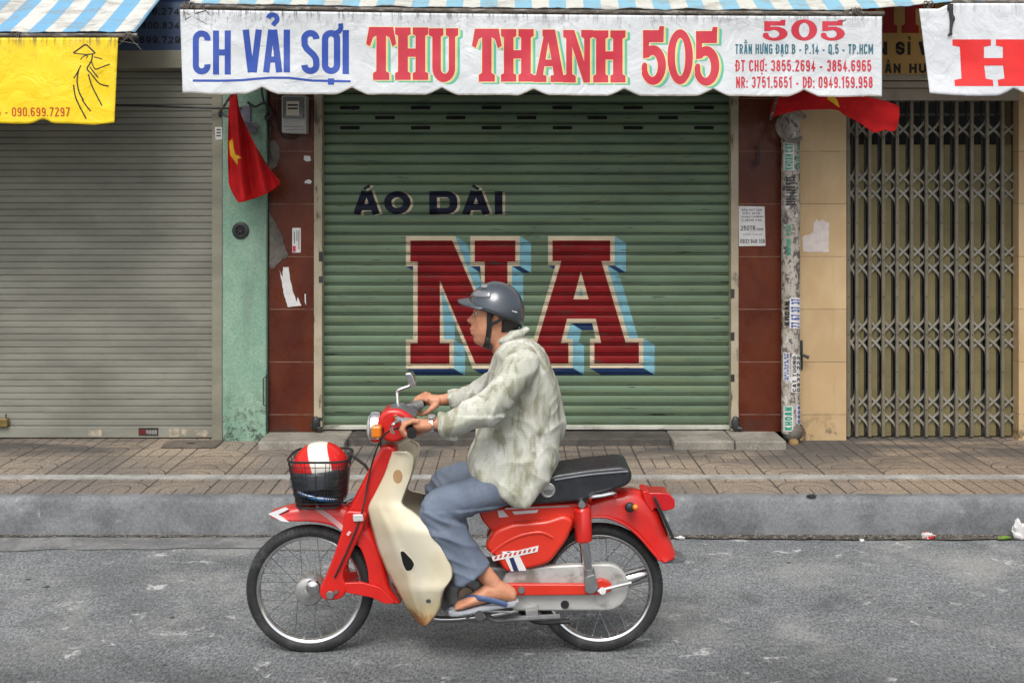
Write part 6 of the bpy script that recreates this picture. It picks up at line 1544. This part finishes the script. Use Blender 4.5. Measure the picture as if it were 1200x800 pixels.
for e in (31, 36, 41, 46): gb.append([hp(a, e, 1.035 + .01 * math.sin((e - 31) / 15 * math.pi)) for a in range(-78, 79, 6)])
build(MB().loft(gb, caps=False, closed=False), 'folded_visor', mat('silver_visor', (0.30, 0.31, 0.33), 0.22, 0.6, 0.1, 12), he, solid=0.006, ang=60, open_=True)
q = [hp(a, e, 1.07) for a, e in ((40, 50), (64, 50), (64, 60), (40, 60))]
build(MB().tube([q[0] * .5 + q[3] * .5, q[1] * .5 + q[2] * .5], .010, 10), 'visor_clip', M['chrome'], he)
build(MB().tube([hp(124, 6, 1.055), hp(136, 3, 1.055)], .0022, 6), 'pale_mark', M['decal_white'], he)
def strap(m):
    m.tube([B(574, 361, -.086), B(573.5, 372, -.083), B(573.5, 383, -.077), B(572, 395, -.062), B(569, 405.5, -.030), B(568.5, 407, 0)], .0105, 8, flat=.45, up=(1, 0, 0))
    m.tube([B(592, 371, -.090), B(584, 376, -.092), B(574, 381, -.080)], .0065, 8, flat=.5)
sp = MB(); strap(sp); s2_ = MB(); strap(s2_); sp.add([MI(v) for v in s2_.v], s2_.f)
sp.ball(B(571.5, 398, -.060), (.011, .008, .020), 10, 8); sp.tube([B(573, 402, -.045), B(575, 410, -.045)], .009, 8)
build(sp, 'chin_strap', M['black'], he)
hr = []
for e in (-40, -32, -24, -12, 2, 14): hr.append([B(582, 366) + Vector((-.0985 * math.cos(R(e)) * math.cos(R(a)), -.0805 * math.cos(R(e)) * math.sin(R(a)), .110 * math.sin(R(e)))) for a in range(104, 257, 8)])
M['hair'] = mat('black_hair', (0.012, 0.010, 0.009), 0.55, 0, 0.3, 30, bump=0.6, bs=260)
build(MB().loft(hr, caps=False, closed=False), 'hair', M['hair'], person, solid=0.012, ang=70, open_=True)
for sg in (-1, 1):
    sbm = MB().ball(B(575.5, 366, sg * .078), (.011, .004, .022), 10, 8); build(sbm, 'sideburn', M['hair'], person)
    build(MB().tube([B(555.0, 362.3, sg * .020), B(556.0, 361.0, sg * .034), B(560.0, 361.8, sg * .050)], [.0024, .003, .0018], 6), 'eyebrow', M['hair'], person)
    ey = build(MB().ball(B(558.6, 366.8, sg * .033), (.0085, .0125, .0075), 12, 8), 'eye', mat('eye_white', (0.55, 0.5, 0.46), 0.3), person)
    build(MB().ball(B(556.6, 367.0, sg * .032), (.0042, .0055, .0052), 10, 8), 'iris', M['black'], ey)
build(MB().tube([B(551.0, 387.2, -.018), B(550.4, 387.4, 0), B(551.0, 387.2, .018)], [.001, .0016, .001], 6), 'mouth_line', mat('lip_dark', (0.16, 0.05, 0.04), 0.6), person)
# wrist watch
wt = MB(); wc = B(506, 497.6, -.2855); ax_ = (B(500, 498.4, -.2855) - B(512, 496.5, -.2855)).normalized()
wt.lathe(wc, ax_, [(.027, -.008), (.030, -.007), (.030, .007), (.027, .008)], 24)
wt.lathe(wc + Vector((.0, -.008, .029)), (0.05, -.3, 1), [(.0, .008), (.014, .008), (.016, .005), (.016, -.004)], 20)
build(wt, 'wrist_watch', M['chrome'], person)
# flip flops
M['sole'] = mat('flip_flop_sole', (0.30, 0.32, 0.35), 0.75, 0, 0.15, 20); M['strap_blue'] = mat('flip_flop_strap', (0.055, 0.095, 0.20), 0.5, 0, 0.1, 15)
for sg in (-1, 1):
    m = MB(); rings = []
    for x, y, hw in ((607.5, 704.5, .018), (604, 705.2, .032), (596, 706.2, .036), (580, 708.2, .037), (562, 711, .042), (548, 713.4, .050), (537, 715, .050), (529, 716, .040), (526, 716.3, .024)):
        c = B(x, y, -.176); rings.append([c + Vector((0, hw * math.cos(q) * 1.0, .010 * math.copysign(abs(math.sin(q)) ** .4, math.sin(q)))) for q in (2 * math.pi * k / 20 for k in range(20))])
    m.loft(rings)
    s_ = MB(); s_.tube(spline([B(594, 708, -.213), B(578, 703.5, -.217), B(563, 700.5, -.214), B(552, 699.5, -.195), B(545, 701.6, -.176), B(541, 705.5, -.167)], 5), .0105, 10, flat=.45).tube(spline([B(594, 708, -.136), B(576, 700, -.134), B(562, 697.5, -.142), B(552, 697.5, -.154), B(545, 701.0, -.164), B(541, 705.5, -.165)], 5), .0105, 10, flat=.45)
    if sg > 0:
        for q in (m, s_): q.v = [ML(v) for v in q.v]
    sd_ = build(m, 'flip_flop', M['sole'], person); build(s_, 'strap', M['strap_blue'], sd_)
